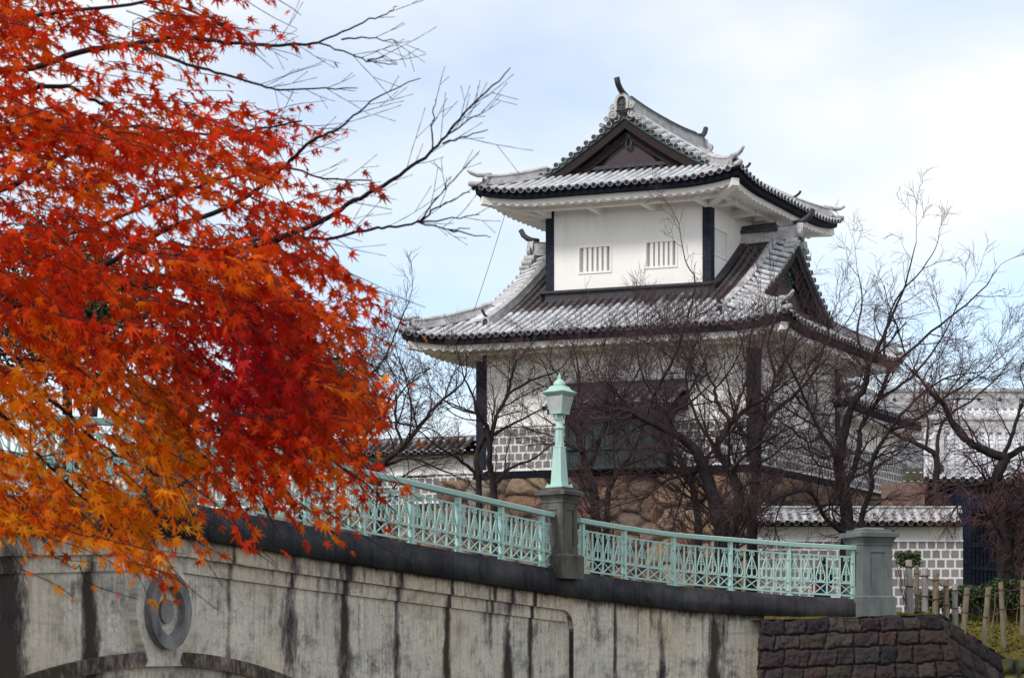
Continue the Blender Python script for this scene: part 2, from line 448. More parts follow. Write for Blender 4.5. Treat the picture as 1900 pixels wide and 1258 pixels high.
# ================================================================== BRIDGE: plan line of the railing
_prof = [(-420, None), (-150, None), (0, None), (150, None), (300, None), (450, None), (568, None), (700, None), (850, None), (1004, 104.0), (1080, 100.6), (1158, 97.6), (1249, 94.7), (1355, 92.5), (1463, 90.9), (1582, 89.6), (1640, 89.0)]
_pp = []
for x_, s_ in _prof:
    s_ = s_ or 104.0 - .0528 * (x_ - 1004)
    Z_ = F / s_; _pp.append(((x_ - CX) / F * Z_, Z_))
_pp = np.array(_pp)
def catmull(P, n=24):
    P = np.vstack([2 * P[0] - P[1], P, 2 * P[-1] - P[-2]]); out = []
    for i in range(1, len(P) - 2):
        for t in np.linspace(0, 1, n, endpoint=False):
            a, b, c, d = P[i - 1], P[i], P[i + 1], P[i + 2]
            out.append(.5 * ((2 * b) + (-a + c) * t + (2 * a - 5 * b + 4 * c - d) * t * t + (-a + 3 * b - 3 * c + d) * t ** 3))
    out.append(P[-2]); return np.array(out)
PL = catmull(_pp)
_k = np.ones(31) / 31
PL = np.stack([np.concatenate([PL[:15, i], np.convolve(PL[:, i], _k, 'valid'), PL[-15:, i]]) for i in (0, 1)], 1)
AL = np.concatenate([[0], np.cumsum(np.linalg.norm(np.diff(PL, axis=0), axis=1))])
LPX = CX + F * PL[:, 0] / PL[:, 1]
def l_at(xp): return float(np.interp(xp, LPX, AL))
L0 = l_at(300)
_zk = np.array([(372, 1.905), (568, 1.775), (762, 1.642), (1004, 1.433), (1080, 1.36), (1158, 1.29), (1249, 1.20), (1355, 1.135), (1463, 1.056), (1582, 1.0), (1640, .985)])
_zl = np.array([l_at(a) for a, b in _zk]) - L0; _zv = _zk[:, 1]
def ztop(l):
    d = abs(l - L0)
    if d < _zl[0]:
        return 1.935 - .03 * (d / _zl[0]) ** 2
    return float(np.interp(d, _zl, _zv))
_hk = [(1004, 1.0), (1158, 1.01), (1249, 1.035), (1355, 1.06), (1463, 1.08), (1582, 1.095)]
def hrail(l): return float(np.interp(l, [l_at(a) for a, b in _hk], [b for a, b in _hk]))
def frame(l):
    p = np.array([np.interp(l, AL, PL[:, 0]), np.interp(l, AL, PL[:, 1])])
    q = np.array([np.interp(l + .15, AL, PL[:, 0]), np.interp(l + .15, AL, PL[:, 1])]) - np.array([np.interp(l - .15, AL, PL[:, 0]), np.interp(l - .15, AL, PL[:, 1])])
    q /= np.linalg.norm(q)
    return p, q, np.array([q[1], -q[0]])            # point, tangent, outward (towards the road below)
def BR(l, n, h):
    p, t, nn = frame(l)
    return np.array([*(p + nn * n), h])
def BZ(l, n, h): return BR(l, n, ztop(l) + h)
LMAX, LMIN = AL[-1], AL[0]
L_AB = l_at(1063)
POSTS_M = [l_at(a) for a in (378, 466, 569, 672, 763, 850, 930, 1005)]
POSTS_R = [l_at(a) for a in (1080, 1158, 1249, 1355, 1463, 1582)]
SP = (POSTS_M[-1] - POSTS_M[1]) / 6
POSTS_L = [L0 - .62 - SP * i for i in range(5)][::-1]
STAINS = [l_at(a) for a in (20, 172, 430, 545, 645, 742, 835, 948, 990, 1140, 1225, 1322)]
SWID = [.27, .14, .07, .20, .18, .13, .09, .15, .09, .05, .13, .15]

_rr = random.Random(8)
RUNS = [(_rr.uniform(AL[0], AL[-1]), _rr.uniform(.015, .07), _rr.uniform(.25, 1.7), _rr.uniform(.25, .65)) for _ in range(90)]
br_root = thing("stone_bridge", BR(L0, -2.5, -6.0), "pale stained concrete bridge with blackened stone coping and round relief, arching under the green railing", "bridge")

def wall_sheet(l0, l1, z0f, z1f, off, dl=.05, nz=24, edge_l=None):
    nl = max(2, int((l1 - l0) / dl)); ls = np.linspace(l0, l1, nl); V = []; uv = []; st = []; ru = []
    for l in ls:
        za, zb = z0f(l), z1f(l)
        for j in range(nz):
            z = lerp(za, zb, j / (nz - 1)); V.append(BR(l, off, z)); uv.append((l, z))
            dpt = ztop(l) - .47 - z
            s = 0.0
            for c, w in zip(STAINS, SWID):
                if abs(l - c) > .7: continue
                ww = w * (.65 + .3 * min(dpt, 2.0)) * (1 + .7 * mnoise.noise(Vector((c, z * 1.7, 1.0)))); cc = c + .07 * mnoise.noise(Vector((c, z * 1.1, 5.0)))
                s = max(s, math.exp(-((l - cc) / ww) ** 2) * min(1.0, .78 + .75 * mnoise.noise(Vector((c * 3, z * .9, 9.0)))), .9 * math.exp(-((l - c) / .022) ** 2))
            s = max(s, .62 * math.exp(-max(0, dpt - .0) / .05) if dpt < .3 else 0)
            s = max(s, .45 * sstep(1.2, 2.4, dpt))
            for c, w, dl_, am_ in RUNS:
                if abs(l - c) < 2 * w and dpt < dl_: s = max(s, am_ * math.exp(-((l - c) / w) ** 2) * (1 - dpt / dl_) ** .5)
            st.append(s)
            ru.append(.85 * math.exp(-max(dpt, 0) / .35) * (1 if l < L_AB else .35))
    idx = np.arange(nl * nz).reshape(nl, nz)
    Fq = np.stack([idx[:-1, :-1], idx[1:, :-1], idx[1:, 1:], idx[:-1, 1:]], -1).reshape(-1, 4)
    return np.array(V), Fq, np.array(uv), np.array(st), np.array(ru)

def join_sheets(name, sheets, matl, parent):
    o = 0; Vs, Fs, us, ss, rs = [], [], [], [], []
    for V, Fq, u, s, r in sheets:
        Vs.append(V); Fs.append(Fq + o); us.append(u); ss.append(s); rs.append(r); o += len(V)
    return mesh_np(name, np.concatenate(Vs), np.concatenate(Fs), matl, parent, False,
                   {"stain": ('FLOAT', 'POINT', np.concatenate(ss)), "rust": ('FLOAT', 'POINT', np.concatenate(rs))}, np.concatenate(us))

def zarch(l): return -.06 - .055 * (l - L0) ** 2        # top of the arch band
def zc(l): return ztop(l) - .47                          # underside of the coping
B1, B2, PN = .03, -.03, -.07                             # outward offsets: upper band, second band, panel
zbot = lambda l: max(-6.0, zarch(l) - .85)
RC = .32                                                 # rounded corner of the recess
def zrec_top(l):                                         # upper edge of the recess below the first band, rounded at the right end
    d = (L_AB - .02) - l
    b = zc(l) - .25
    if d < RC: b -= RC - math.sqrt(max(0, RC * RC - (RC - d) ** 2))
    return b
LR = L_AB - .02
sheets = [wall_sheet(LMIN, LR, zrec_top, zc, B1, nz=8)]
sheets.append(wall_sheet(LR, LMAX - .2, lambda l: -6.0, zc, B1, nz=40))
# underside of the first band and the side of the recess
def ledge(ls, zf, o1, o2):
    V, uv = [], []
    for l in ls:
        V += [BR(l, o1, zf(l)), BR(l, o2, zf(l))]; uv += [(l, zf(l)), (l, zf(l) - .1)]
    n = len(ls); idx = np.arange(2 * n).reshape(n, 2)
    Fq = np.stack([idx[:-1, 0], idx[1:, 0], idx[1:, 1], idx[:-1, 1]], -1)
    return np.array(V), Fq, np.array(uv), np.full(2 * n, .35), np.zeros(2 * n)
lsr = np.concatenate([np.linspace(LMIN, LR - RC, 240), LR - RC + RC * np.sin(np.linspace(0, math.pi / 2, 14))[1:]])
sheets.append(ledge(lsr, zrec_top, B1, PN))
zs_ = np.linspace(zrec_top(LR), -6, 60); sV = []; su = []
for z in zs_: sV += [BR(LR, B1, z), BR(LR, PN - .14, z)]; su += [(LR, z), (LR + .1, z)]
ii = np.arange(len(sV)).reshape(-1, 2)
sheets.append((np.array(sV), np.stack([ii[:-1, 0], ii[1:, 0], ii[1:, 1], ii[:-1, 1]], -1), np.array(su), np.full(len(sV), .8), np.zeros(len(sV))))  # recess side dark throughout: moss and its shade both put into the colour
zb2 = lambda l: min(zc(l) - .46, zrec_top(l))
sheets.append(wall_sheet(LMIN, LR - .12, zb2, zrec_top, B2, nz=6))
sheets.append(ledge(np.linspace(LMIN, LR - .12, 240), zb2, B2, PN - .01))
sheets.append(wall_sheet(LMIN, LR, lambda l: max(-6.0, zarch(l) - .2), zrec_top, PN, nz=36))
sheets.append(wall_sheet(LMIN, LR, zbot, lambda l: max(-5.9, zarch(l) - .12), PN + .02, nz=12))
join_sheets("spandrel_wall", sheets, M['concrete'], br_root)
# arch band
ab = []; LA = np.linspace(LMIN, min(LR, L0 + 10.2), 200)
sh = wall_sheet(LA[0], LA[-1], lambda l: zarch(l) - .19, zarch, .04, nz=5)
sh = (sh[0], sh[1], sh[2], sh[3] * .0 + .62, sh[4] * 0 + .75)
t1 = ledge(LA, zarch, .04, PN); t1 = (t1[0], t1[1], t1[2], t1[3] * 0 + .6, t1[4])
t2 = ledge(LA, lambda l: zarch(l) - .19, .04, PN); t2 = (t2[0], t2[1], t2[2], t2[3] * 0 + .3, t2[4])
join_sheets("arch_band", [sh, t1, t2], M['concrete'], br_root)
# soffit of the arch, running back under the deck
V = []; LB = np.linspace(LMIN, LR, 90)
for l in LB: V += [BR(l, PN + .02, zbot(l)), BR(l, -6.2, zbot(l))]
ii = np.arange(len(V)).reshape(-1, 2)
mesh_np("arch_soffit", np.array(V), np.stack([ii[:-1, 0], ii[1:, 0], ii[1:, 1], ii[:-1, 1]], -1), M['concrete'], br_root, False, None, np.array([(0, i * .1) for i in range(len(V))]))
# round relief at the crown: shaped back plate, ring, boss
zr = .47
mb = MB()
def plate(outl, o1, o2, mb):
    P1 = [BR(L0 - .02 + .86 * a, o1, z) for a, z in outl]; P2 = [BR(L0 - .02 + .86 * a, o2, z) for a, z in outl]; n = len(outl)
    u = [(L0 + a + 40, z) for a, z in outl]
    mb.add(P1, [tuple(range(n))], uv=u)
    mb.add(P1 + P2, [(i, (i + 1) % n, n + (i + 1) % n, n + i) for i in range(n)], uv=u + u)
hw = [(-.25, .38), (-.19, .335), (-.10, .37), (.05, .47), (.25, .56), (.47, .61), (.70, .585), (.88, .50), (1.0, .38), (1.08, .20)]
outl = [(w, z) for z, w in hw] + [(-w, z) for z, w in hw[::-1]]
plate(outl, .075, PN, mb)
mb.build("relief_plate", M['concrete'], br_root)
mb = MB()
def ring(mb, r1, r2, o1, o0, n=48):
    for i in range(n):
        a, b = 2 * math.pi * i / n, 2 * math.pi * (i + 1) / n
        q = lambda r, th, o: BR(L0 - .02 + .76 * r * math.cos(th), o, zr + r * math.sin(th))
        uv = [(L0 + 30 + r1 * math.cos(a), r1 * math.sin(a)), (L0 + 30 + r1 * math.cos(b), r1 * math.sin(b)), (L0 + 30 + r2 * math.cos(b), r2 * math.sin(b)), (L0 + 30 + r2 * math.cos(a), r2 * math.sin(a))]
        mb.quad(q(r1, a, o1), q(r1, b, o1), q(r2, b, o1), q(r2, a, o1), uv=uv)
        mb.quad(q(r1, a, o0), q(r1, b, o0), q(r1, b, o1), q(r1, a, o1), uv=uv)
        if r2 > 0: mb.quad(q(r2, a, o0), q(r2, b, o0), q(r2, b, o1), q(r2, a, o1), uv=uv)
ring(mb, .50, .325, .20, .07)
mb.build("relief_ring", M['relief'], br_root)
mb = MB(); ring(mb, .16, 0.0, .125, .07); mb.build("relief_boss", M['relief'], br_root)
# coping
mb_v = []; LC = np.linspace(LMIN, LMAX, 420); JO = [LMIN + 1.02 * i for i in range(60)]
prof = [(-.16, 0.0), (.02, 0.0), (.08, -.01), (.085, -.075), (.15, -.085), (.155, -.47), (-.10, -.47)]
Vc, uvc, jc = [], [], []
LC = sorted(set(LC.tolist() + [j + d for j in JO for d in (-.012, 0, .012) if LMIN < j < LMAX]))
for l in LC:
    j = min(abs(l - q) for q in JO) < .006
    for k, (o, h) in enumerate(prof):
        Vc.append(BZ(l, o, h)); uvc.append((l, h - o)); jc.append(1.0 if j else 0.0)
n = len(prof); ii = np.arange(len(Vc)).reshape(-1, n)
Fq = np.stack([ii[:-1, :-1], ii[1:, :-1], ii[1:, 1:], ii[:-1, 1:]], -1).reshape(-1, 4)
mesh_np("coping", np.array(Vc), Fq, M['coping'], br_root, False, {"stain": ('FLOAT', 'POINT', np.array(jc))}, np.array(uvc))
# deck and back edge
V = []
for l in np.linspace(LMIN, LMAX, 160): V += [BZ(l, -.16, -.14), BZ(l, -6.2, -.14), BZ(l, -6.2, -1.2)]
ii = np.arange(len(V)).reshape(-1, 3)
mesh_np("deck", np.array(V), np.concatenate([np.stack([ii[:-1, k], ii[1:, k], ii[1:, k + 1], ii[:-1, k + 1]], -1) for k in (0, 1)]), M['asphalt'], br_root)

# ================================================================== stone piers
def pier(lc, label, matl, half_base, half_shaft, half_cap, zb, h_base, h_shaft, cap_h, rot=None, group="stone piers of the railing", plinth=True):
    p, t, nn = frame(lc)
    if rot is not None: t = np.array([math.cos(rot), math.sin(rot)]); nn = np.array([t[1], -t[0]])
    X = np.array([*t, 0]); Y = np.array([*(-nn), 0]); c = np.array([*p, zb])
    r = thing("stone_pier", c, label, "pier", group)
    def blk(mb, z0, z1, hw0, hw1=None):
        hw1 = hw1 or hw0
        q = []
        for z, h in ((z0, hw0), (z1, hw1)):
            for a, b in ((-1, -1), (1, -1), (1, 1), (-1, 1)): q.append(c + X * a * h + Y * b * h + np.array([0, 0, z]))
        mb.hexa(q)
    mb = MB(); blk(mb, -.14, h_base - .03, half_base); blk(mb, h_base - .03, h_base, half_base, half_base - .035); mb.build("base", matl, r)
    mb = MB(); z0, z1 = h_base + .001, h_base + h_shaft
    blk(mb, z0, z1, half_shaft - .022, half_shaft * .96 - .022)
    # proud border round a sunk panel on each face
    for sx, sy in ((0, -1), (-1, 0), (1, 0), (0, 1)):
        o = X * sx + Y * sy; w = Y if sx else X
        hs = half_shaft * .98
        for a0, a1, h0, h1 in ((-hs, -hs * .52, z0, z1), (hs * .52, hs, z0, z1), (-hs * .52, hs * .52, z0, z0 + h_shaft * .16), (-hs * .52, hs * .52, z1 - h_shaft * .14, z1)):
            q = []
            for z in (h0, h1):
                for d in (half_shaft - .03, half_shaft):
                    pass
                k = 1 - .04 * (z - z0) / h_shaft
                q += [c + (o * (half_shaft - .035) + w * a0) * k + np.array([0, 0, z]), c + (o * (half_shaft - .035) + w * a1) * k + np.array([0, 0, z]),
                      c + (o * half_shaft + w * a1) * k + np.array([0, 0, z]), c + (o * half_shaft + w * a0) * k + np.array([0, 0, z])]
            mb.hexa(q)
    mb.build("shaft", matl, r)
    mb = MB(); z = z1 + .001; hs = half_shaft * .97
    for dz, a, b in ((.03, hs + .012, hs + .012), (.02, hs, hs), (cap_h * .42, hs + .01, half_cap - .05), (cap_h * .32, half_cap, half_cap), (.018, half_cap - .004, half_cap - .03)):
        blk(mb, z, z + dz, a, b); z += dz + .0005
    if plinth:
        blk(mb, z, z + .055, half_cap * .74); z += .0555
        if matl is M['pier2']: blk(mb, z, z + .04, half_cap * .55, half_cap * .45); z += .04
    mb.build("cap", matl, r)
    return r, c + np.array([0, 0, z]), X, Y
LPM = l_at(1038)
pm, lamp_base, LX, LY = pier(LPM, "brown stained stone pier carrying the green street lamp between two railing runs", M['pier'], .325, .24, .325, ztop(LPM) - .03, .30, .93, .20)
LPE = l_at(1612)
pier(LPE, "grey green stone pier without a lamp where the railing ends above the dark block wall", M['pier2'], .40, .355, .455, .62, .44, 1.04, .27, rot=R(20))
pier(L0, "dark stone pier at the crown of the bridge, half hidden behind the red maple leaves", M['pier'], .325, .24, .325, ztop(L0) - .03, .30, .93, .20)

# ================================================================== street lamp
lr = thing("street_lamp", lamp_base, "mint green street lamp with four sided frosted lantern on the brown stone pier", "street lamp")
Q45 = math.pi / 4; s2 = math.sqrt(2)
def sqp(mb, prof, m=0, n=4): mb.lathe(lamp_base, [(r * (s2 * .77 if n == 4 else .95), h) for r, h in prof], n, LX, LY, rot=Q45 if n == 4 else math.pi / 8, m=m)
mb = MB(); sqp(mb, [(.235, 0), (.235, .035), (.20, .04), (.20, .06)])
for a, b in ((-1, -1), (1, -1), (1, 1), (-1, 1)): mb.lathe(lamp_base + LX * a * .155 + LY * b * .155, [(.018, .035), (.018, .075), (.0, .08)], 6)
mb.build("base_plate", M['paint'], lr)
mb = MB(); sqp(mb, [(.15, .061), (.103, .73), (.115, .735), (.10, .75)])
sqp(mb, [(.088, .751), (.080, 1.06), (.098, 1.065), (.105, 1.09), (.075, 1.12), (.05, 1.17), (.042, 1.22), (.055, 1.235), (.045, 1.26), (.045, 1.335)], n=8)
mb.build("pole", M['paint'], lr)
mb = MB()
for a, b in ((1, 0), (-1, 0), (0, 1), (0, -1)):
    o = LX * a + LY * b; pts = []
    for th in np.linspace(-.6 * math.pi, 1.15 * math.pi, 16):
        pts.append(lamp_base + o * (.080 + .038 * math.cos(th)) + np.array([0, 0, 1.285 + .05 * math.sin(th)]))
    mb.tube(pts, .009, 5)
    mb.tube([lamp_base + o * .05 + np.array([0, 0, 1.22]), lamp_base + o * .085 + np.array([0, 0, 1.232])], .008, 5)
mb.build("scroll_bracket", M['paint'], lr, True)
zl = 1.335
lan = MB(); sqp(lan, [(.165, zl), (.172, zl + .025), (.15, zl + .03)])
for a, b in ((-1, -1), (1, -1), (1, 1), (-1, 1)):
    lan.tube([lamp_base + (LX * a + LY * b) * .119 + np.array([0, 0, zl + .02]), lamp_base + (LX * a + LY * b) * .1756 + np.array([0, 0, zl + .335])], .013, 5)
lanob = lan.build("lantern_frame", M['paint'], lr)
mb = MB(); sqp(mb, [(.148, zl + .031), (.218, zl + .325)]); mb.build("lamp_glass", M['glass'], lanob)
mb = MB(); sqp(mb, [(.235, zl + .33), (.30, zl + .385), (.305, zl + .40), (.275, zl + .405), (.20, zl + .45), (.165, zl + .50), (.12, zl + .515)])
# little upturned edges
mb.lathe(lamp_base, [(.09, zl + .505), (.118, zl + .53), (.110, zl + .545), (.100, zl + .58), (.06, zl + .62), (.035, zl + .635), (.03, zl + .66), (.042, zl + .675), (.025, zl + .69), (.012, zl + .715), (.018, zl + .73), (.0, zl + .75)], 14)
mb.build("lantern_roof", M['paint'], lanob, True)

# ================================================================== railings
def railing(posts, label, l_start=None, l_end=None):
    a = l_start if l_start is not None else posts[0]; b = l_end if l_end is not None else posts[-1]
    mid = .5 * (a + b)
    r = thing("bridge_railing", BZ(mid, 0, 0), label, "railing", "cast iron railing runs on the bridge")
    # handrail
    mb = MB(); ls = np.linspace(a, b, 60)
    V = []; pr = [(-.075, -.085), (-.085, -.012), (-.065, 0), (.065, 0), (.085, -.012), (.075, -.085)]
    for l in ls:
        for o, h in pr: V.append(BZ(l, o, hrail(l) + h))
    n = len(pr)
    fs = [(i * n + j, (i + 1) * n + j, (i + 1) * n + (j + 1) % n, i * n + (j + 1) % n) for i in range(len(ls) - 1) for j in range(n)]
    fs += [tuple(range(n)), tuple((len(ls) - 1) * n + j for j in range(n))[::-1]]
    mb.add(V, fs); mb.build("handrail", M['paint'], r)
    for l in posts:
        p, t, nn = frame(l); X = np.array([*t, 0]); Y = np.array([*nn, 0]); c = BZ(l, 0, 0); h = hrail(l) - .087
        mb = MB(); mb.box(c + np.array([0, 0, h / 2 - .02]), .065, .09, h + .04, X, Y)
        mb.box(c + np.array([0, 0, .005]), .13, .12, .025, X, Y)
        for hh in (.10, .27, .66 * h / .9):
            mb.lathe(c + X * -.045 + Y * .03 + np.array([0, 0, hh]), [(.022, 0), (.022, .03), (.01, .035)], 8, X, np.array([0, 0, 1.0]), Y)
        mb.build("post", M['paint'], r)
    edges = list(posts)
    if l_end is not None and l_end > posts[-1] + .15: edges.append(l_end)
    if l_start is not None and l_start < posts[0] - .15: edges.insert(0, l_start)
    for a_, b_ in zip(edges[:-1], edges[1:]):
        mb = MB(); w = b_ - a_; k = max(1, round(w / (SP / 4))); pt = w / k
        hs = lambda l: hrail(l) / 1.0
        def W(l, h, o=0.0): return BZ(l, o, h * hs(l))
        def bar(l0_, h0, l1_, h1, th=.016, dp=.014, nseg=1):
            for q in range(nseg):
                la, lb = lerp(l0_, l1_, q / nseg), lerp(l0_, l1_, (q + 1) / nseg); ha, hb = lerp(h0, h1, q / nseg), lerp(h0, h1, (q + 1) / nseg)
                if abs(l1_ - l0_) < 1e-6:
                    P = [(la - th, ha), (la + th, ha), (la + th, hb), (la - th, hb)]
                else:
                    P = [(la, ha - th), (lb, hb - th), (lb, hb + th), (la, ha + th)]
                p8 = [W(l, h, dp) for l, h in P] + [W(l, h, -dp) for l, h in P]
                mb.hexa(p8)
        i0, i1 = a_ + .03, b_ - .03
        bar(i0, .785, i1, .785, .014, .016, 4); bar(i0, .285, i1, .285, .014, .016, 4); bar(i0, .055, i1, .055, .016, .018, 4)
        for q in range(1, k): bar(a_ + pt * q, .07, a_ + pt * q, .775, .0155, .011)
        for q in range(k):
            cx = a_ + pt * (q + .5); hw_ = pt * .5 - .045
            curve = []
            for s in (-1, 1):
                pts = [(0.004 * s, .69), (s * hw_ * .34, .60), (s * hw_ * .68, .50), (s * hw_ * .93, .42), (s * hw_, .37), (s * hw_ * .9, .325), (s * hw_ * .6, .302), (s * hw_ * .28, .308), (s * hw_ * .05, .335)]
                mb.tube([W(cx + u, h) for u, h in pts], .0135, 5)
                # small double scrolls at the head and the waist
                for hc, rr, off in ((.725, .026, .030), (.475, .028, .033)):
                    cp = [(s * off + rr * math.cos(th), hc + rr * 1.05 * math.sin(th)) for th in np.linspace(0, 2 * math.pi, 11)]
                    mb.tube([W(cx + u, h) for u, h in cp], .0105, 4, cap=False)
            bar(cx, .302, cx, .69, .011, .010)
            bar(cx - .05, .757, cx + .05, .757, .012, .012)
            # lattice below
            e0, e1 = cx - pt / 2 + .015, cx + pt / 2 - .015
            mb.tube([W(e0, .075, .004), W(e1, .27, .004)], .0115, 4); mb.tube([W(e0, .27, -.012), W(e1, .075, -.012)], .0115, 4)
        mb.build("panel", M['paint'], r)
    return r
railing(POSTS_M, "long mint green iron railing run between the maple leaves and the lamp pier", l_start=L0 + .26, l_end=l_at(1023))
railing(POSTS_R, "mint green iron railing run curving from the lamp pier to the grey end pier", l_start=l_at(1071), l_end=l_at(1590))
railing(POSTS_L, "mint green railing run glimpsed through orange maple leaves beyond the crown pier", l_end=L0 - .26)
# ================================================================== CASTLE TOWER (its plan is a rhombus)
TA = np.array([7.13, 62.0]); TU = np.array([.9597, -.2822]); TV = np.array([.539, .8424])
W_, D_ = 6.08, 5.6
def T(u, v, w): return np.array([*(TA + u * TU + v * TV), w])
def u_at(xp, v):      # u of a pixel column on the plane v = const
    k = (xp - CX) / F; b = TA + v * TV
    return (k * b[1] - b[0]) / (TU[0] - k * TU[1])
def v_at(xp, u):
    k = (xp - CX) / F; b = TA + u * TU
    return (k * b[1] - b[0]) / (TV[0] - k * TV[1])
def z_at(yp, u, v): return (HY - yp) / F * (TA + u * TU + v * TV)[1]
random.seed(7)

def tile_field(mb, P, ps, dmax, half_p, rng, old=lambda p, d: 0.0, roll_from=0.0, step=.29, rr=.088, discs=True, sheet=True, up=.0):
    """P(p,d)->world. Pan sheet (m=1) with rolls (m=0) and round tile ends (m=2) running up the slope."""
    dm = [dmax(p) for p in ps]
    for k in range(len(ps)):
        p = ps[k]; D = dm[k]
        if D < .12: continue
        nrow = max(1, int(math.ceil(D / step)))
        if sheet and k + 1 < len(ps):
            Da, Db = D, dm[k + 1]
            if abs(Da - Db) > 1.0: Da = Db = min(Da, Db)
            q = ps[k + 1]
            for i in range(nrow):
                a0, a1 = i / nrow, (i + 1) / nrow
                lift = np.array([0, 0, .022])
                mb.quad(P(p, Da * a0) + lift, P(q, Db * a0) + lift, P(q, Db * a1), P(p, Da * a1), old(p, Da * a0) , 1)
        side = (P(p + .02, .1) - P(p - .02, .1)); side /= np.linalg.norm(side)
        rowtone = rng.uniform(0, .12)
        for i in range(nrow):
            da, db = i * step, min(D, (i + 1) * step)
            if db - da < .05: continue
            A, B = P(p, da), P(p, db); t = B - A; t /= np.linalg.norm(t)
            nn = np.cross(t, side); nn /= np.linalg.norm(nn)
            if nn[2] < 0: nn = -nn
            V = []
            for c, r in ((A, rr * 1.08), (B + t * .02, rr * .92)):
                for th in np.linspace(0, math.pi, 6): V.append(c + side * r * math.cos(th) + nn * (r * math.sin(th) + .012 + up))
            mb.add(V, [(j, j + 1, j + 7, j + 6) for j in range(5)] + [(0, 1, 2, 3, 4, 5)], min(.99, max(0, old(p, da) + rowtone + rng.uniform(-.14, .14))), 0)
        if discs:
            A = P(p, 0); t = P(p, .1) - A; t /= np.linalg.norm(t); nn = np.cross(t, side); nn /= np.linalg.norm(nn)
            if nn[2] < 0: nn = -nn
            c = A - t * .02 + nn * .02
            V = [c + (side * math.cos(th) + nn * math.sin(th)) * rr * 1.10 for th in np.linspace(0, 2 * math.pi, 10, endpoint=False)]
            V2 = [c - t * .03 + (side * math.cos(th) + nn * math.sin(th)) * rr * 1.10 for th in np.linspace(0, 2 * math.pi, 10, endpoint=False)]
            V3 = [c - t * .03 + (side * math.cos(th) + nn * math.sin(th)) * rr * .93 for th in np.linspace(0, 2 * math.pi, 10, endpoint=False)]
            V4 = [c - t * .01 + (side * math.cos(th) + nn * math.sin(th)) * rr * .93 for th in np.linspace(0, 2 * math.pi, 10, endpoint=False)]
            mb.add(V + V2, [(j, (j + 1) % 10, 10 + (j + 1) % 10, 10 + j) for j in range(10)], .3, 0)
            mb.add(V2 + V3, [(j, (j + 1) % 10, 10 + (j + 1) % 10, 10 + j) for j in range(10)], .45, 0)
            mb.add(V3 + V4, [(j, (j + 1) % 10, 10 + (j + 1) % 10, 10 + j) for j in range(10)], 0, 2)
            mb.add(V4, [tuple(range(10))], 0, 2)

RIDGE = [(-.24, 0), (-.24, .10), (-.17, .11), (-.15, .34), (-.20, .35), (-.20, .40), (-.10, .44), (0, .49), (.10, .44), (.20, .40), (.20, .35), (.15, .34), (.17, .11), (.24, .10), (.24, 0)]
def scaled(pr, a, b): return [(x * a, y * b) for x, y in pr]

def oni(parent, pos, fw, sc=1.0, horn=1.0, up_tail=.35, name="ridge_end_tile", dark_horn=True):
    """Ridge-end ornament: arched frame with a dark hollow, side scrolls and a raised horn tile."""
    pos = np.array(pos, float); fw = np.array([fw[0], fw[1], 0.0]); fw /= np.linalg.norm(fw); sd_ = np.array([-fw[1], fw[0], 0]); up = np.array([0, 0, 1.0])
    mb = MB()
    arch = [(-.27, 0), (-.27, .34), (-.23, .46), (-.12, .54), (0, .565), (.12, .54), (.23, .46), (.27, .34), (.27, 0)]
    inner = [(-.18, .0), (-.18, .30), (-.15, .38), (-.08, .44), (0, .455), (.08, .44), (.15, .38), (.18, .30), (.18, .0)]
    Q = lambda a, b, c: pos + sd_ * a * sc + up * b * sc + fw * c * sc
    n = len(arch)
    of = [Q(a, b, .12) for a, b in arch]; ob_ = [Q(a, b, -.10) for a, b in arch]; inf = [Q(a, b, .12) for a, b in inner]; inb = [Q(a, b, .03) for a, b in inner]
    mb.add(of + ob_, [(i, i + 1, n + i + 1, n + i) for i in range(n - 1)])
    mb.add(of + inf, [(i, i + 1, n + i + 1, n + i) for i in range(n - 1)])
    mb.add(inf + inb, [(i, i + 1, n + i + 1, n + i) for i in range(n - 1)])
    mb.add(ob_, [tuple(range(n))]); mb.add(inb, [tuple(range(n))], 0, 1)
    mb.box(Q(0, .2, .045), .05 * sc, .03 * sc, .3 * sc, sd_, fw, up, m=1); mb.box(Q(0, .22, .05), .26 * sc, .03 * sc, .05 * sc, sd_, fw, up, m=1)
    for s in (-1, 1):
        mb.lathe(Q(.36 * s, .13, -.04), [(.135 * sc, 0), (.14 * sc, .12 * sc), (.10 * sc, .125 * sc), (.095 * sc, .11 * sc), (.05 * sc, .112 * sc), (.048 * sc, .135 * sc), (0, .136 * sc)], 14, sd_, up, fw)
    o = mb.build(name, [M['ridge'], M['disc']], parent)
    if horn:
        mb = MB(); pts = [Q(0, .54, -.25), Q(0, .60, 0.02), Q(0, .68, .18), Q(0, .80, .33), Q(0, .80 + up_tail * .6, .44)]
        mb.tube(pts, [.085 * sc * horn, .085 * sc * horn, .082 * sc * horn, .08 * sc * horn, .078 * sc * horn], 8)
        mb.build("horn_tile", [M['ridgedark'] if dark_horn else M['ridge']], o, True)
    return o

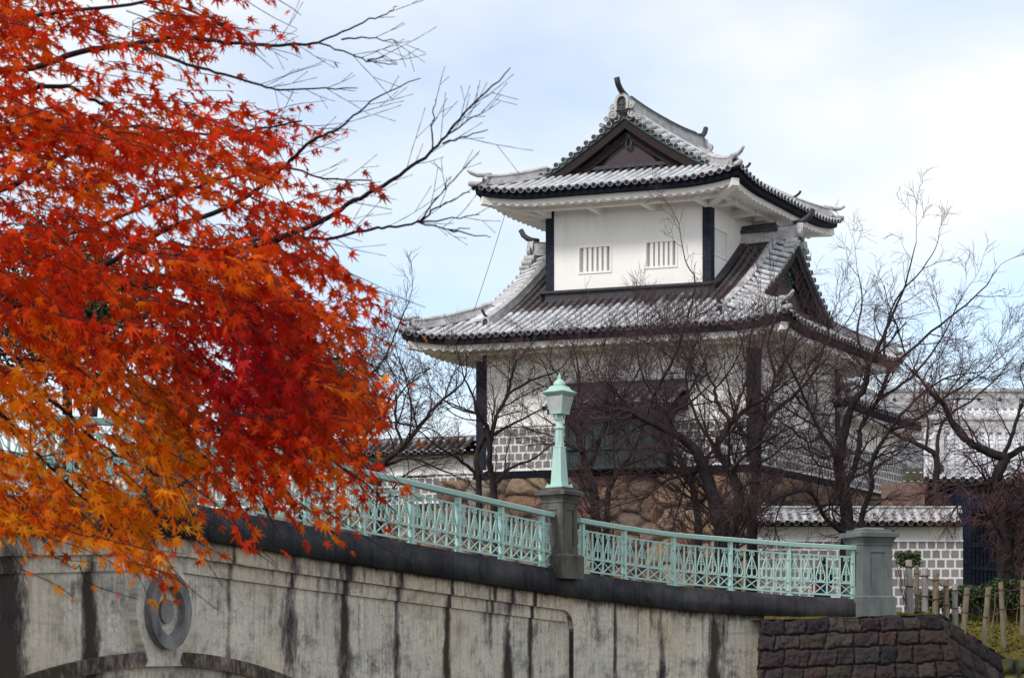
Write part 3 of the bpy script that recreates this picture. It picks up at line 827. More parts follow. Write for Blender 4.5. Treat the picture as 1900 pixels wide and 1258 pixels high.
def irimoya(root, Mp, a0, a1, b0, b1, ze, f, gv, lift, inset_soffit, old=lambda d: 0.0, pitch=.30, gable_ends=(True, True), ridge_name="ridge", detail=True, seed=1, wall_in=1.85, kudari_end=.9, ridge_h=1.0, box_top=None):
    rng = random.Random(seed)
    half = (a1 - a0) / 2; am = (a0 + a1) / 2
    def zs(d, e): return ze + f(d) + lift * max(0, 1 - e / 2.4) ** 2 * max(0, 1 - d / 2.6)
    roof = MB()
    oldf = lambda p, d: old(d)
    VB0, VB1 = b0 + gv, b1 - gv
    def dm_side(b):
        db = min(b - b0, b1 - b)
        return db if db < gv + .62 else half
    def cent(lo, hi):
        n = int((hi - lo) / pitch); off = (hi - lo - n * pitch) / 2
        return [lo + off + pitch * i for i in range(n + 1)]
    for s in (0, 1):
        P = (lambda b, d: Mp(a0 + d, b, zs(d, min(b - b0, b1 - b)))) if s == 0 else (lambda b, d: Mp(a1 - d, b, zs(d, min(b - b0, b1 - b))))
        tile_field(roof, P, cent(b0 + .05, b1 - .05), dm_side, pitch / 2, rng, oldf)
        # sheet from the verge to the first full row
        for vb, sg in ((VB0, 1), (VB1, -1)):
            for i in range(18):
                d0, d1 = lerp(gv * .8, half, i / 18), lerp(gv * .8, half, (i + 1) / 18)
                roof.quad(P(vb, d0), P(vb + sg * 1.0, d0), P(vb + sg * 1.0, d1), P(vb, d1), 0, 1)
    for s in (0, 1):
        P = (lambda a, d: Mp(a, b0 + d, zs(d, min(a - a0, a1 - a)))) if s == 0 else (lambda a, d: Mp(a, b1 - d, zs(d, min(a - a0, a1 - a))))
        dme = lambda a: min(a - a0, a1 - a, gv + .45)
        tile_field(roof, P, cent(a0 + .05, a1 - .05), dme, pitch / 2, rng, (lambda p, d: .75 if d > gv - .1 else old(d)))
    # verge tiles lying across the gable edge
    for vb, sg in ((VB0, 1), (VB1, -1)):
        for s in (0, 1):
            dk = gv * .62
            while dk < half - .12:
                aa = (lambda d: a0 + d) if s == 0 else (lambda d: a1 - d)
                A = Mp(aa(dk), vb - sg * .02, zs(dk, 9)); B = Mp(aa(dk), vb + sg * .60, zs(dk, 9))
                Pv = lambda p, d, aa=aa: Mp(aa(p), vb + sg * d, zs(p, 9) + .03 + .30 * d)
                tile_field(roof, Pv, [dk], lambda p: .70, .15, rng, lambda p, d: .15, sheet=False, step=.36, rr=.095)
                dk += .285
    ro = roof.build("roof", [M['tile'], M['pan'], M['disc']], root)
    # ---- ridges
    zr_ = zs(half, 9) - .05
    nb = 14; pts = []
    for i in range(nb):
        b = lerp(VB0 + .05, VB1 - .05, i / (nb - 1)); q = abs(2 * i / (nb - 1) - 1)
        pts.append(Mp(am, b, zr_ + .16 * q ** 2.5))
    mb = MB(); mb.sweep(pts, scaled(RIDGE, 1.25 * ridge_h, 1.5 * ridge_h)[:5] + scaled(RIDGE, 1.25 * ridge_h, 1.5 * ridge_h)[10:])
    rz = .40 * 1.5 * ridge_h
    mb.sweep([p + np.array([0, 0, rz - .035]) for p in pts[1:-1]], scaled([(-.17, 0), (-.15, .10), (-.07, .17), (0, .19), (.07, .17), (.15, .10), (.17, 0)], ridge_h, ridge_h), m=1)
    mb.build(ridge_name, [M['ridge'], M['ridgedark']], ro)
    for bb, other in ((VB0 - .06, VB0 + 2), (VB1 + .06, VB1 - 2)):
        p = Mp(am, bb, zr_ + .18); fwv = (Mp(am, bb, 0) - Mp(am, other, 0))[:2]
        oni(ro, p, fwv, 1.05 * ridge_h, 1.25)
        # flowing fins that step down both verges beside the ornament
        mb = MB(); fw3 = np.array([*(fwv / np.linalg.norm(fwv)), 0])
        for s in (-1, 1):
            for k, (dd, r) in enumerate(((.36, .16), (.58, .11), (.78, .085))):
                c = Mp(am + s * dd, bb, zs(half - dd, 9) + .22 + .05 * (k < 2))
                sdv = Mp(am + s, bb, 0) - Mp(am, bb, 0); sdv[2] = 0; sdv /= np.linalg.norm(sdv)
                mb.lathe(c - fw3 * .34, [(r, 0), (r, .40), (r * .72, .405), (r * .7, .38), (r * .35, .385), (r * .33, .42), (0, .42)], 14, sdv, np.array([0, 0, 1.0]), fw3)
        mb.build("fin_tile", [M['ridge']], ro)
    # descending ridges along the verges, and hip ridges
    small = scaled(RIDGE, .8, .85)
    for vb, sg in ((VB0, 1), (VB1, -1)):
        for s in (0, 1):
            aa = (lambda d: a0 + d) if s == 0 else (lambda d: a1 - d)
            ds = np.linspace(half - .22, kudari_end, 14)
            pts = [Mp(aa(d), vb + sg * .82, zs(d, 9)) for d in ds]
            mb = MB(); mb.sweep(pts, small); mb.build("descending_ridge", [M['ridge']], ro)
            oni(ro, pts[-1], (pts[-1] - pts[-2])[:2], .62, 1.0, .25)
            be = (lambda d: b0 + d) if sg > 0 else (lambda d: b1 - d)
            ds = np.linspace(gv + .30, .34, 12)
            pts = [Mp(aa(d), be(d), zs(d, d)) + np.array([0, 0, .03]) for d in ds]
            mb = MB(); mb.sweep(pts, small)
            fwv = (pts[-1] - pts[-3])[:2]; fn = np.array([*(fwv / np.linalg.norm(fwv)), 0]); sdn = np.array([-fn[1], fn[0], 0])
            # little vertical tiles along the side of the hip ridge
            for k in range(1, len(pts) * 2 - 2):
                c = np.array([np.interp(k / 2, range(len(pts)), [q[i] for q in pts]) for i in range(3)])
                for sgn in (-1, 1): mb.box(c + sdn * sgn * .125 + np.array([0, 0, .19]), .02, .10, .17, sdn, fn, (0, 0, 1), tone=.3)
            mb.build("hip_ridge", [M['ridge']], ro)
            oni(ro, pts[-1], fwv, .62, .0)
            e = Mp(aa(-.06), be(-.06), zs(0, 0) + .10)
            mb = MB(); tip = pts[-1] + fn * .30 + np.array([0, 0, .56])
            mb.tube([pts[-2] + np.array([0, 0, .40]), pts[-1] + np.array([0, 0, .40]), pts[-1] + fn * .30 + np.array([0, 0, .36]), pts[-1] + fn * .52 + np.array([0, 0, .41]), pts[-1] + fn * .70 + np.array([0, 0, .51])], [.08, .085, .08, .07, .055], 7)
            mb.tube([pts[-1] + np.array([0, 0, .05]) - fn * .1, e], [.09, .10], 8)
            mb.build("horn_tile", [M['ridge']], ro, True)
    # ---- eaves: dark fascia, scalloped white board, wavy soffit, beams and brackets
    fas, wh = MB(), MB()
    edges = [(lambda p, d: Mp(a0 + d, p, 0), b0, b1), (lambda p, d: Mp(a1 - d, p, 0), b0, b1), (lambda p, d: Mp(p, b0 + d, 0), a0, a1), (lambda p, d: Mp(p, b1 - d, 0), a0, a1)]
    for E, lo, hi in edges:
        def G(p, d, h, E=E, lo=lo, hi=hi):
            q = E(p, d); q[2] = ze + lift * max(0, 1 - min(p - lo, hi - p) / 2.4) ** 2 + h; return q
        nseg = 30
        def strip(mb, n, fn):
            for i in range(n):
                for (A, B) in fn(i / n, (i + 1) / n): mb.quad(*A, *B)
        for i in range(nseg):
            for (da, ha), (db, hb) in (((.03, .02), (.03, -.05)), ((.03, -.05), (.09, -.06)), ((.09, -.06), (.11, -.24)), ((.11, -.24), (.40, -.25))):
                p0a, p1a = lerp(lo + da, hi - da, i / nseg), lerp(lo + da, hi - da, (i + 1) / nseg); p0b, p1b = lerp(lo + db, hi - db, i / nseg), lerp(lo + db, hi - db, (i + 1) / nseg)
                fas.quad(G(p0a, da, ha), G(p1a, da, ha), G(p1b, db, hb), G(p0b, db, hb))
        wv = lambda p: .055 * (1 - abs(math.cos((p - lo) / .34 * math.pi)) ** 1.4) * 1.35
        d_b, d_i = .34, 1.02
        n2 = int((hi - lo) / .045)
        for i in range(n2):
            p0, p1 = lerp(lo + d_b, hi - d_b, i / n2), lerp(lo + d_b, hi - d_b, (i + 1) / n2)
            h0, h1 = -.42 - wv(p0), -.42 - wv(p1)
            wh.quad(G(p0, d_b, -.235), G(p1, d_b, -.235), G(p1, d_b, h1), G(p0, d_b, h0))
            wh.quad(G(p0, d_b, h0), G(p1, d_b, h1), G(p1, d_b + .05, h1), G(p0, d_b + .05, h0))
            if min(p0 - lo, hi - p1) > d_b + .1:
                k = min(1, (min(p0 - lo, hi - p1) - d_b) / (d_i - d_b)); de = lerp(d_b + .05, d_i, k)
                wh.quad(G(p0, d_b + .05, h0), G(p1, d_b + .05, h1), G(p1, de, h1 + .10), G(p0, de, h0 + .10))
        # flat inner soffit
        for i in range(8):
            p0, p1 = lerp(lo + d_i, hi - d_i, i / 8), lerp(lo + d_i, hi - d_i, (i + 1) / 8); q0, q1 = lerp(lo + wall_in, hi - wall_in, i / 8), lerp(lo + wall_in, hi - wall_in, (i + 1) / 8)
            wh.quad(G(p0, d_i, -.34), G(p1, d_i, -.34), G(q1, wall_in, -.23), G(q0, wall_in, -.23))
        # beam parallel to the eave
        for i in range(12):
            q = []
            for h in (-.52, -.30):
                for dd, t in ((d_i, 0), (d_i, 1), (d_i + .17, 1), (d_i + .17, 0)): q.append(G(lerp(lo + dd, hi - dd, (i + t) / 12), dd, h))
            wh.hexa(q)
        nbk = max(2, int((hi - lo - 2 * wall_in) / 1.65))
        for i in range(nbk + 1):
            p = lerp(lo + wall_in + .1, hi - wall_in - .1, i / nbk); q = []
            for h in (-.58, -.34):
                for dd, t in ((d_i - .08, -.09), (d_i - .08, .09), (wall_in, .09), (wall_in, -.09)): q.append(G(p + t, dd, h - (.05 if dd == wall_in else 0)))
            wh.hexa(q)
    for s in (0, 1):
        for s2_ in (0, 1):
            aa = (lambda d: a0 + d) if s == 0 else (lambda d: a1 - d); bb = (lambda d: b0 + d) if s2_ == 0 else (lambda d: b1 - d)
            tdir = (Mp(aa(0), bb(0), 0) - Mp(aa(1), bb(1), 0)); tdir /= np.linalg.norm(tdir); sdv = np.array([-tdir[1], tdir[0], 0])
            pa = Mp(aa(.24), bb(.24), zs(0, .24) - .42); pb = Mp(aa(wall_in), bb(wall_in), ze - .48); q = []
            for c in (pa, pb): q += [c - sdv * .14 - np.array([0, 0, .14]), c + sdv * .14 - np.array([0, 0, .14]), c + sdv * .14 + np.array([0, 0, .12]), c - sdv * .14 + np.array([0, 0, .12])]
            wh.hexa(q)
    fas.build("fascia", M['fascia'], ro); wh.build("soffit", M['plaster'], ro)
    # ---- gables
    for gi, (vb, sg) in enumerate(((VB0, 1), (VB1, -1))):
        g = MB(); N = 26
        dl = np.linspace(gv * .55, half, N)
        zt = lambda d, o: zs(d, 9) - o
        zbase = ze + f(gv) - .05
        # gable boards: outer board with green edge, inner board set back
        for s in (0, 1):
            aa = (lambda d: a0 + d) if s == 0 else (lambda d: a1 - d)
            for i in range(N - 1):
                d0, d1 = dl[i], dl[i + 1]
                def piece(o1, o2, bo, th, m):
                    q = []
                    for b in (vb + sg * bo, vb + sg * (bo + th)):
                        q += [Mp(aa(d0), b, max(zt(d0, o2), min(zbase - .25, zt(d0, o1)))), Mp(aa(d1), b, max(zt(d1, o2), min(zbase - .25, zt(d1, o1)))), Mp(aa(d1), b, zt(d1, o1)), Mp(aa(d0), b, zt(d0, o1))]
                    g.hexa(q, m=m)
                piece(.035, .15, .03, .12, 1); piece(.155, .48, .08, .10, 0); piece(.485, .80, .34, .08, 2)
        # wall of the gable
        zb = zbase + .02; am_ = am
        pts = []
        ds = np.linspace(0, half, 40); sl = [d for d in ds if zs(d, 9) - .12 > zb]
        ptsL = [(a0 + d, zs(d, 9) - .12) for d in sl]; ptsR = [(a1 - d, zs(d, 9) - .12) for d in sl[::-1]]
        poly = [Mp(a, vb + sg * .52, z) for a, z in [(ptsL[0][0], zb - .2)] + ptsL + ptsR[1:] + [(ptsR[-1][0], zb - .2)]]
        g.add(poly, [tuple(range(len(poly)))], m=2)
        wide = (a1 - a0) - 2 * gv
        g.box(Mp(am, vb + sg * .42, zb + .42), wide * .72, .10, .13, Mp(1, 0, 0) - Mp(0, 0, 0), Mp(0, 1, 0) - Mp(0, 0, 0), m=3)
        g.box(Mp(am, vb + sg * .40, zb + .10), wide * .9, .12, .26, Mp(1, 0, 0) - Mp(0, 0, 0), Mp(0, 1, 0) - Mp(0, 0, 0), m=3)
        pl = [(-.30 * wide / 2, zb + .49), (.30 * wide / 2, zb + .49), (.13 * wide / 2, zb + .49 + .17 * half), (-.13 * wide / 2, zb + .49 + .17 * half)]
        g.add([Mp(am + a, vb + sg * .47, z) for a, z in pl], [(0, 1, 2, 3)], m=4)
        gw = g.build("gable", [M['gable'], M['verdigris'], M['gable'], M['ridgedark'], M['gablepanel']], ro)
        # carved pendant: boss with scrolls
        mb = MB(); zc_ = zb + .42 + .20 * half
        ax = Mp(1, 0, 0) - Mp(0, 0, 0); fwn = Mp(0, -sg, 0) - Mp(0, 0, 0)
        mb.lathe(Mp(am, vb + sg * .40, zc_ + .12), [(.13, 0), (.12, .06), (.05, .10), (0, .10)], 10, ax, (0, 0, 1), fwn)
        for s in (-1, 1):
            pts = [(.10, -.05), (.26, .02), (.36, -.08), (.30, -.2), (.20, -.16)]
            mb.tube([Mp(am + s * a, vb + sg * .38, zc_ + z) for a, z in pts], .035, 5)
            mb.tube([Mp(am + s * a, vb + sg * .38, zc_ + z) for a, z in [(.34, -.12), (.5, -.08), (.62, -.2), (.78, -.2), (.95, -.34)]], [.045, .05, .035, .04, .02], 5)
            mb.tube([Mp(am + s * a, vb + sg * .38, zc_ + z) for a, z in [(.05, -.02), (.12, -.2), (.06, -.34), (0, -.36)]], .035, 5)
        mb.build("gable_ornament", M['verdigris'], gw, True)
    return ro, zs

tower = thing("castle_turret", T(-W_ / 2, D_ / 2, 6.4), "two storey white plaster castle turret with grey tiled curved roofs above a tan stone base", "castle turret")
fU = lambda d: .42 * d + .0355 * d * d
fL = lambda d: .45 * d + .038 * d * d
ZE1, ZE2 = 16.42, 11.10
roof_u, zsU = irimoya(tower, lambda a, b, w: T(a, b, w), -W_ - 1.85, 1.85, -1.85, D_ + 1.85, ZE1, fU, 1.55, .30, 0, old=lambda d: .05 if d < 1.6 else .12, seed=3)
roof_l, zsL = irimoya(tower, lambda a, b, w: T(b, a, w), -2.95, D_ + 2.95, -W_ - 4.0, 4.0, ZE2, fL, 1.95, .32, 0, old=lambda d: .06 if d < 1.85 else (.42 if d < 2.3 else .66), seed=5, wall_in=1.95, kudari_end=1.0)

def wall_with_holes(mb, Q, s0, s1, w0, w1, holes, depth, m=0, mr=0):
    """Q(s,w,o): plane with o = inward offset. Rectangular holes get reveals."""
    ss = sorted({s0, s1, *[h[0] for h in holes], *[h[1] for h in holes]}); ws = sorted({w0, w1, *[h[2] for h in holes], *[h[3] for h in holes]})
    for i in range(len(ss) - 1):
        for j in range(len(ws) - 1):
            cs, cw = (ss[i] + ss[i + 1]) / 2, (ws[j] + ws[j + 1]) / 2
            if any(h[0] < cs < h[1] and h[2] < cw < h[3] for h in holes): continue
            mb.quad(Q(ss[i], ws[j], 0), Q(ss[i + 1], ws[j], 0), Q(ss[i + 1], ws[j + 1], 0), Q(ss[i], ws[j + 1], 0), m=m)
    for a, b, c, d in holes:
        for (p, q) in (((a, c), (b, c)), ((b, c), (b, d)), ((b, d), (a, d)), ((a, d), (a, c))):
            mb.quad(Q(*p, 0), Q(*q, 0), Q(*q, depth), Q(*p, depth), m=mr)

WT = ZE1 - .20; WB = ZE2 + fL(2.95) - .05
Qf = lambda s, w, o: T(s, o, w)                  # front face of the upper storey
Qr = lambda s, w, o: T(-o, s, w)                 # right face
def pxrect(x0, x1, yt, yb):
    u0, u1 = u_at(x0, 0), u_at(x1, 0); um = (u0 + u1) / 2
    return (u0, u1, z_at(yb, um, 0), z_at(yt, um, 0))
win_f = [pxrect(1076, 1132, 459, 504), pxrect(1200, 1254, 449, 494)]
vr = (v_at(1323, 0), v_at(1345, 0)); win_r = [(vr[0] + .05, vr[0] + 1.12, 13.35 + .85, 13.35 + 1.75)]
uw = MB()
wall_with_holes(uw, Qf, -W_, 0, WB - .9, WT, win_f, .13)
wall_with_holes(uw, Qr, 0, D_, WB - .9, WT, win_r, .13)
uw.quad(T(-W_, 0, WB - .9), T(-W_, D_, WB - .9), T(-W_, D_, WT), T(-W_, 0, WT)); uw.quad(T(-W_, D_, WB - .9), T(0, D_, WB - .9), T(0, D_, WT), T(-W_, D_, WT))
uwo = uw.build("upper_wall", M['plaster'], tower)
for Q, hs in ((Qf, win_f), (Qr, win_r)):
    for a, b, c, d in hs:
        mb = MB()
        for (x0, x1, y0, y1) in ((a - .07, a, c - .07, d + .07), (b, b + .07, c - .07, d + .07), (a, b, c - .07, c), (a, b, d, d + .07)):
            mb.hexa([Q(x0, y0, .01), Q(x1, y0, .01), Q(x1, y0, -.035), Q(x0, y0, -.035), Q(x0, y1, .01), Q(x1, y1, .01), Q(x1, y1, -.035), Q(x0, y1, -.035)])
        wo_ = mb.build("window", M['plaster'], tower)
        mb = MB(); n = 5
        for k in range(n):
            s = lerp(a, b, (k + 1) / (n + 1)); w_ = .055
            mb.hexa([Q(s - w_, c, .0), Q(s + w_, c, .0), Q(s + w_, c, .11), Q(s - w_, c, .11), Q(s - w_, d, .0), Q(s + w_, d, .0), Q(s + w_, d, .11), Q(s - w_, d, .11)])
        mb.build("lattice_bars", M['plaster'], wo_)
        mb = MB(); mb.quad(Q(a, c, .128), Q(b, c, .128), Q(b, d, .128), Q(a, d, .128)); mb.build("shutter", M['shade'], wo_)
def lpost(u, v, su, sv, w0, w1, name="corner_post", wd=.27, off=.035):
    """L-shaped dark cladding on a corner; su, sv point into the two faces."""
    mb = MB()
    A = lambda a, b, w: T(u + a, v + b, w)
    mb.hexa([A(-su * off, -sv * off, w0), A(su * wd, -sv * off, w0), A(su * wd, 0.02 * sv, w0), A(-su * off, 0.02 * sv, w0), A(-su * off, -sv * off, w1), A(su * wd, -sv * off, w1), A(su * wd, .02 * sv, w1), A(-su * off, .02 * sv, w1)])
    mb.hexa([A(-su * off, .021 * sv, w0), A(.02 * su, .021 * sv, w0), A(.02 * su, sv * wd, w0), A(-su * off, sv * wd, w0), A(-su * off, .021 * sv, w1), A(.02 * su, .021 * sv, w1), A(.02 * su, sv * wd, w1), A(-su * off, sv * wd, w1)])
    mb.build(name, M['navy'], tower)
for u, v, su, sv in ((0, 0, -1, 1), (-W_, 0, 1, 1), (0, D_, -1, -1), (-W_, D_, 1, -1)):
    lpost(u, v, su, sv, WB - .5, WT - .02)
# dark copper-capped band where the lower roof meets the walls
mb = MB()
def band(P0, P1, out, w0a, w1a, h=.36):
    o = np.array([*out, 0])
    for (ha, hb, ex) in ((-.35, h - .10, .16), (h - .10, h - .04, .26), (h - .04, h, .20)):
        q = []
        for hh in (ha, hb):
            q += [P0 + np.array([0, 0, w0a + hh]), P1 + np.array([0, 0, w1a + hh]), P1 + o * ex + np.array([0, 0, w1a + hh]), P0 + o * ex + np.array([0, 0, w0a + hh])]
        mb.hexa(q)
zb_f = ZE2 + fL(2.95) - .02
band(T(-W_ - .18, .01, 0), T(.18, .01, 0), -TV, zb_f, zb_f)
for k in range(8):
    v0, v1 = D_ / 2 * k / 8, D_ / 2 * (k + 1) / 8
    for uu, o in ((-.01, TU), (-W_ + .01, -TU)):
        band(T(uu, v0 - (.15 if k == 0 else 0), 0), T(uu, v1, 0), o, ZE2 + fL(2.95 + v0) - .05, ZE2 + fL(2.95 + v1) - .05)
mb.build("roof_flashing", M['ridgedark'], tower)
# ridge box of the lower roof against the upper wall (dark, capped)
zq = ZE2 + fL(5.75)
for s, u0, u1 in ((1, .0, 1.35), (-1, -W_, -W_ - 1.35)):
    mb = MB()
    for (z0, z1, hw_) in ((-.45, .42, .20), (.42, .52, .30), (.52, .66, .22)):
        mb.hexa([T(u0, D_ / 2 - hw_, zq + z0), T(u1, D_ / 2 - hw_, zq + z0), T(u1, D_ / 2 + hw_, zq + z0), T(u0, D_ / 2 + hw_, zq + z0), T(u0, D_ / 2 - hw_, zq + z1), T(u1, D_ / 2 - hw_, zq + z1), T(u1, D_ / 2 + hw_, zq + z1), T(u0, D_ / 2 + hw_, zq + z1)])
    mb.build("ridge_box", M['ridgedark'], tower)
# lower storey
LB_, a_, b_ = 6.42, 2.05, 1.0
WL = ZE2 - .2
lw = MB()
cs = [(-W_ - a_, -b_), (a_, -b_), (a_, D_ + b_), (-W_ - a_, D_ + b_)]
for i in range(4):
    (u0, v0), (u1, v1) = cs[i], cs[(i + 1) % 4]
    lw.quad(T(u0, v0, LB_), T(u1, v1, LB_), T(u1, v1, WL), T(u0, v0, WL))
lw.build("lower_wall", M['plaster'], tower)
def namako(name, P0, P1, w0, w1, out, root, top=True):
    """Tile-hung dado: white-jointed square tiles with a white ledge above and below."""
    mb = MB(); o = np.array([*out, 0]); ln = np.linalg.norm((P1 - P0)[:2]); a, b = P0 + o * .05, P1 + o * .05
    up = lambda p, z: np.array([p[0], p[1], z])
    mb.quad(up(a, w0), up(b, w0), up(b, w1), up(a, w1), uv=[(0, 0), (ln, 0), (ln, w1 - w0), (0, w1 - w0)])
    for z in ((w0 - .06, w0), (w1, w1 + .07)):
        q = []
        for zz in z: q += [up(P0, zz), up(P1, zz), up(P1 + o * .085, zz), up(P0 + o * .085, zz)]
        mb.hexa(q, m=1)
    return mb.build(name, [M['namako'], M['plaster']], root)
nF, nR = -TV / np.linalg.norm(TV), TU
BAY = (u_at(1052, -b_ - .8), u_at(1232, -b_ - .8))
namako("tiled_dado", T(-W_ - a_ + .2, -b_, 0), T(BAY[0] - .1, -b_, 0), LB_ + .06, LB_ + 1.62, nF, tower)
namako("tiled_dado", T(BAY[1] + .1, -b_, 0), T(a_ - .2, -b_, 0), LB_ + .06, LB_ + 1.62, nF, tower)
namako("tiled_dado", T(a_, -b_ + .2, 0), T(a_, D_ + b_ - .2, 0), LB_ + .06, LB_ + 1.62, nR, tower)
for u, v, su, sv in ((a_, -b_, -1, 1), (-W_ - a_, -b_, 1, 1), (a_, D_ + b_, -1, -1)):
    lpost(u, v, su, sv, LB_, WL - .03, wd=.30, off=.075)
mb = MB()
mb.hexa([T(-W_ - a_ - .1, -b_ - .22, LB_ - .28), T(a_ + .15, -b_ - .22, LB_ - .28), T(a_ + .15, -b_ + .1, LB_ - .28), T(-W_ - a_ - .1, -b_ + .1, LB_ - .28), T(-W_ - a_ - .1, -b_ - .22, LB_ - .062), T(a_ + .15, -b_ - .22, LB_ - .062), T(a_ + .15, -b_ + .1, LB_ - .062), T(-W_ - a_ - .1, -b_ + .1, LB_ - .062)])
mb.hexa([T(a_ + .02, -b_ + .11, LB_ - .28), T(a_ + .2, -b_ + .11, LB_ - .28), T(a_ + .2, D_ + b_, LB_ - .28), T(a_ + .02, D_ + b_, LB_ - .28), T(a_ + .02, -b_ + .11, LB_ - .062), T(a_ + .2, -b_ + .11, LB_ - .062), T(a_ + .2, D_ + b_, LB_ - .062), T(a_ + .02, D_ + b_, LB_ - .062)])
mb.build("sill_beam", M['fascia'], tower)
# projecting bay with a small hipped tile roof and green copper front
mb = MB(); u0, u1 = BAY; v0, v1 = -b_ - .85, -b_ + .05; zt_, zb_ = LB_ + 2.0, LB_ - .1
mb.hexa([T(u0, v0 + .15, zb_), T(u1, v0 + .15, zb_), T(u1, v1, zb_), T(u0, v1, zb_), T(u0, v0, zt_), T(u1, v0, zt_), T(u1, v1, zt_), T(u0, v1, zt_)])
for k in range(9):
    u = lerp(u0, u1, k / 8); mb.hexa([T(u - .05, v0 + .11, zb_), T(u + .05, v0 + .11, zb_), T(u + .05, v0 + .3, zb_), T(u - .05, v0 + .3, zb_), T(u - .05, v0 - .05, zt_ - .01), T(u + .05, v0 - .05, zt_ - .01), T(u + .05, v0 + .2, zt_ - .01), T(u - .05, v0 + .2, zt_ - .01)])
for zz in (zb_ + .02, zb_ + .7, zt_ - .2):
    k = (zz - zb_) / (zt_ - zb_); vv = v0 + .15 * (1 - k) - .07
    mb.hexa([T(u0 - .05, vv, zz), T(u1 + .05, vv, zz), T(u1 + .05, vv + .2, zz), T(u0 - .05, vv + .2, zz), T(u0 - .05, vv, zz + .12), T(u1 + .05, vv, zz + .12), T(u1 + .05, vv + .2, zz + .12), T(u0 - .05, vv + .2, zz + .12)])
bay = mb.build("bay_window", M['teal'], tower)
mb = MB(); rng = random.Random(4)
ps = np.arange(u0 - .55, u1 + .56, .3)
Pb = lambda p, d: T(p, v0 - .45 + d, zt_ + .08 + .62 * d + .25 * max(0, 1 - abs(p - (u0 + u1) / 2) / 1.2) * (1 - d / 1.3))
tile_field(mb, Pb, list(ps), lambda p: 1.3, .15, rng, lambda p, d: .60)
mb.hexa([T(u0 - .5, v0 - .38, zt_ - .14), T(u1 + .5, v0 - .38, zt_ - .14), T(u1 + .5, v1, zt_ - .0), T(u0 - .5, v1, zt_ - .0), T(u0 - .5, v0 - .38, zt_ + .05), T(u1 + .5, v0 - .38, zt_ + .05), T(u1 + .5, v1, zt_ + .72), T(u0 - .5, v1, zt_ + .72)], m=3)
mb.sweep([T(u0 - .5, v1 - .1, zt_ + .78), T(u1 + .5, v1 - .1, zt_ + .78)], scaled(RIDGE, .9, .7), m=2)
mb.build("bay_roof", [M['tile'], M['pan'], M['disc'], M['fascia']], bay)
# lightning wire from the upper eave to the lower roof
mb = MB(); w0_, w1_ = np.array(px(938, 395, 63.0)), np.array(px(880, 576, 62.6))
mb.tube([w0_, lerp(w0_, w1_, .5) + np.array([0, 0, -.05]), w1_], .012, 4); mb.build("lightning_wire", M['fascia'], tower)

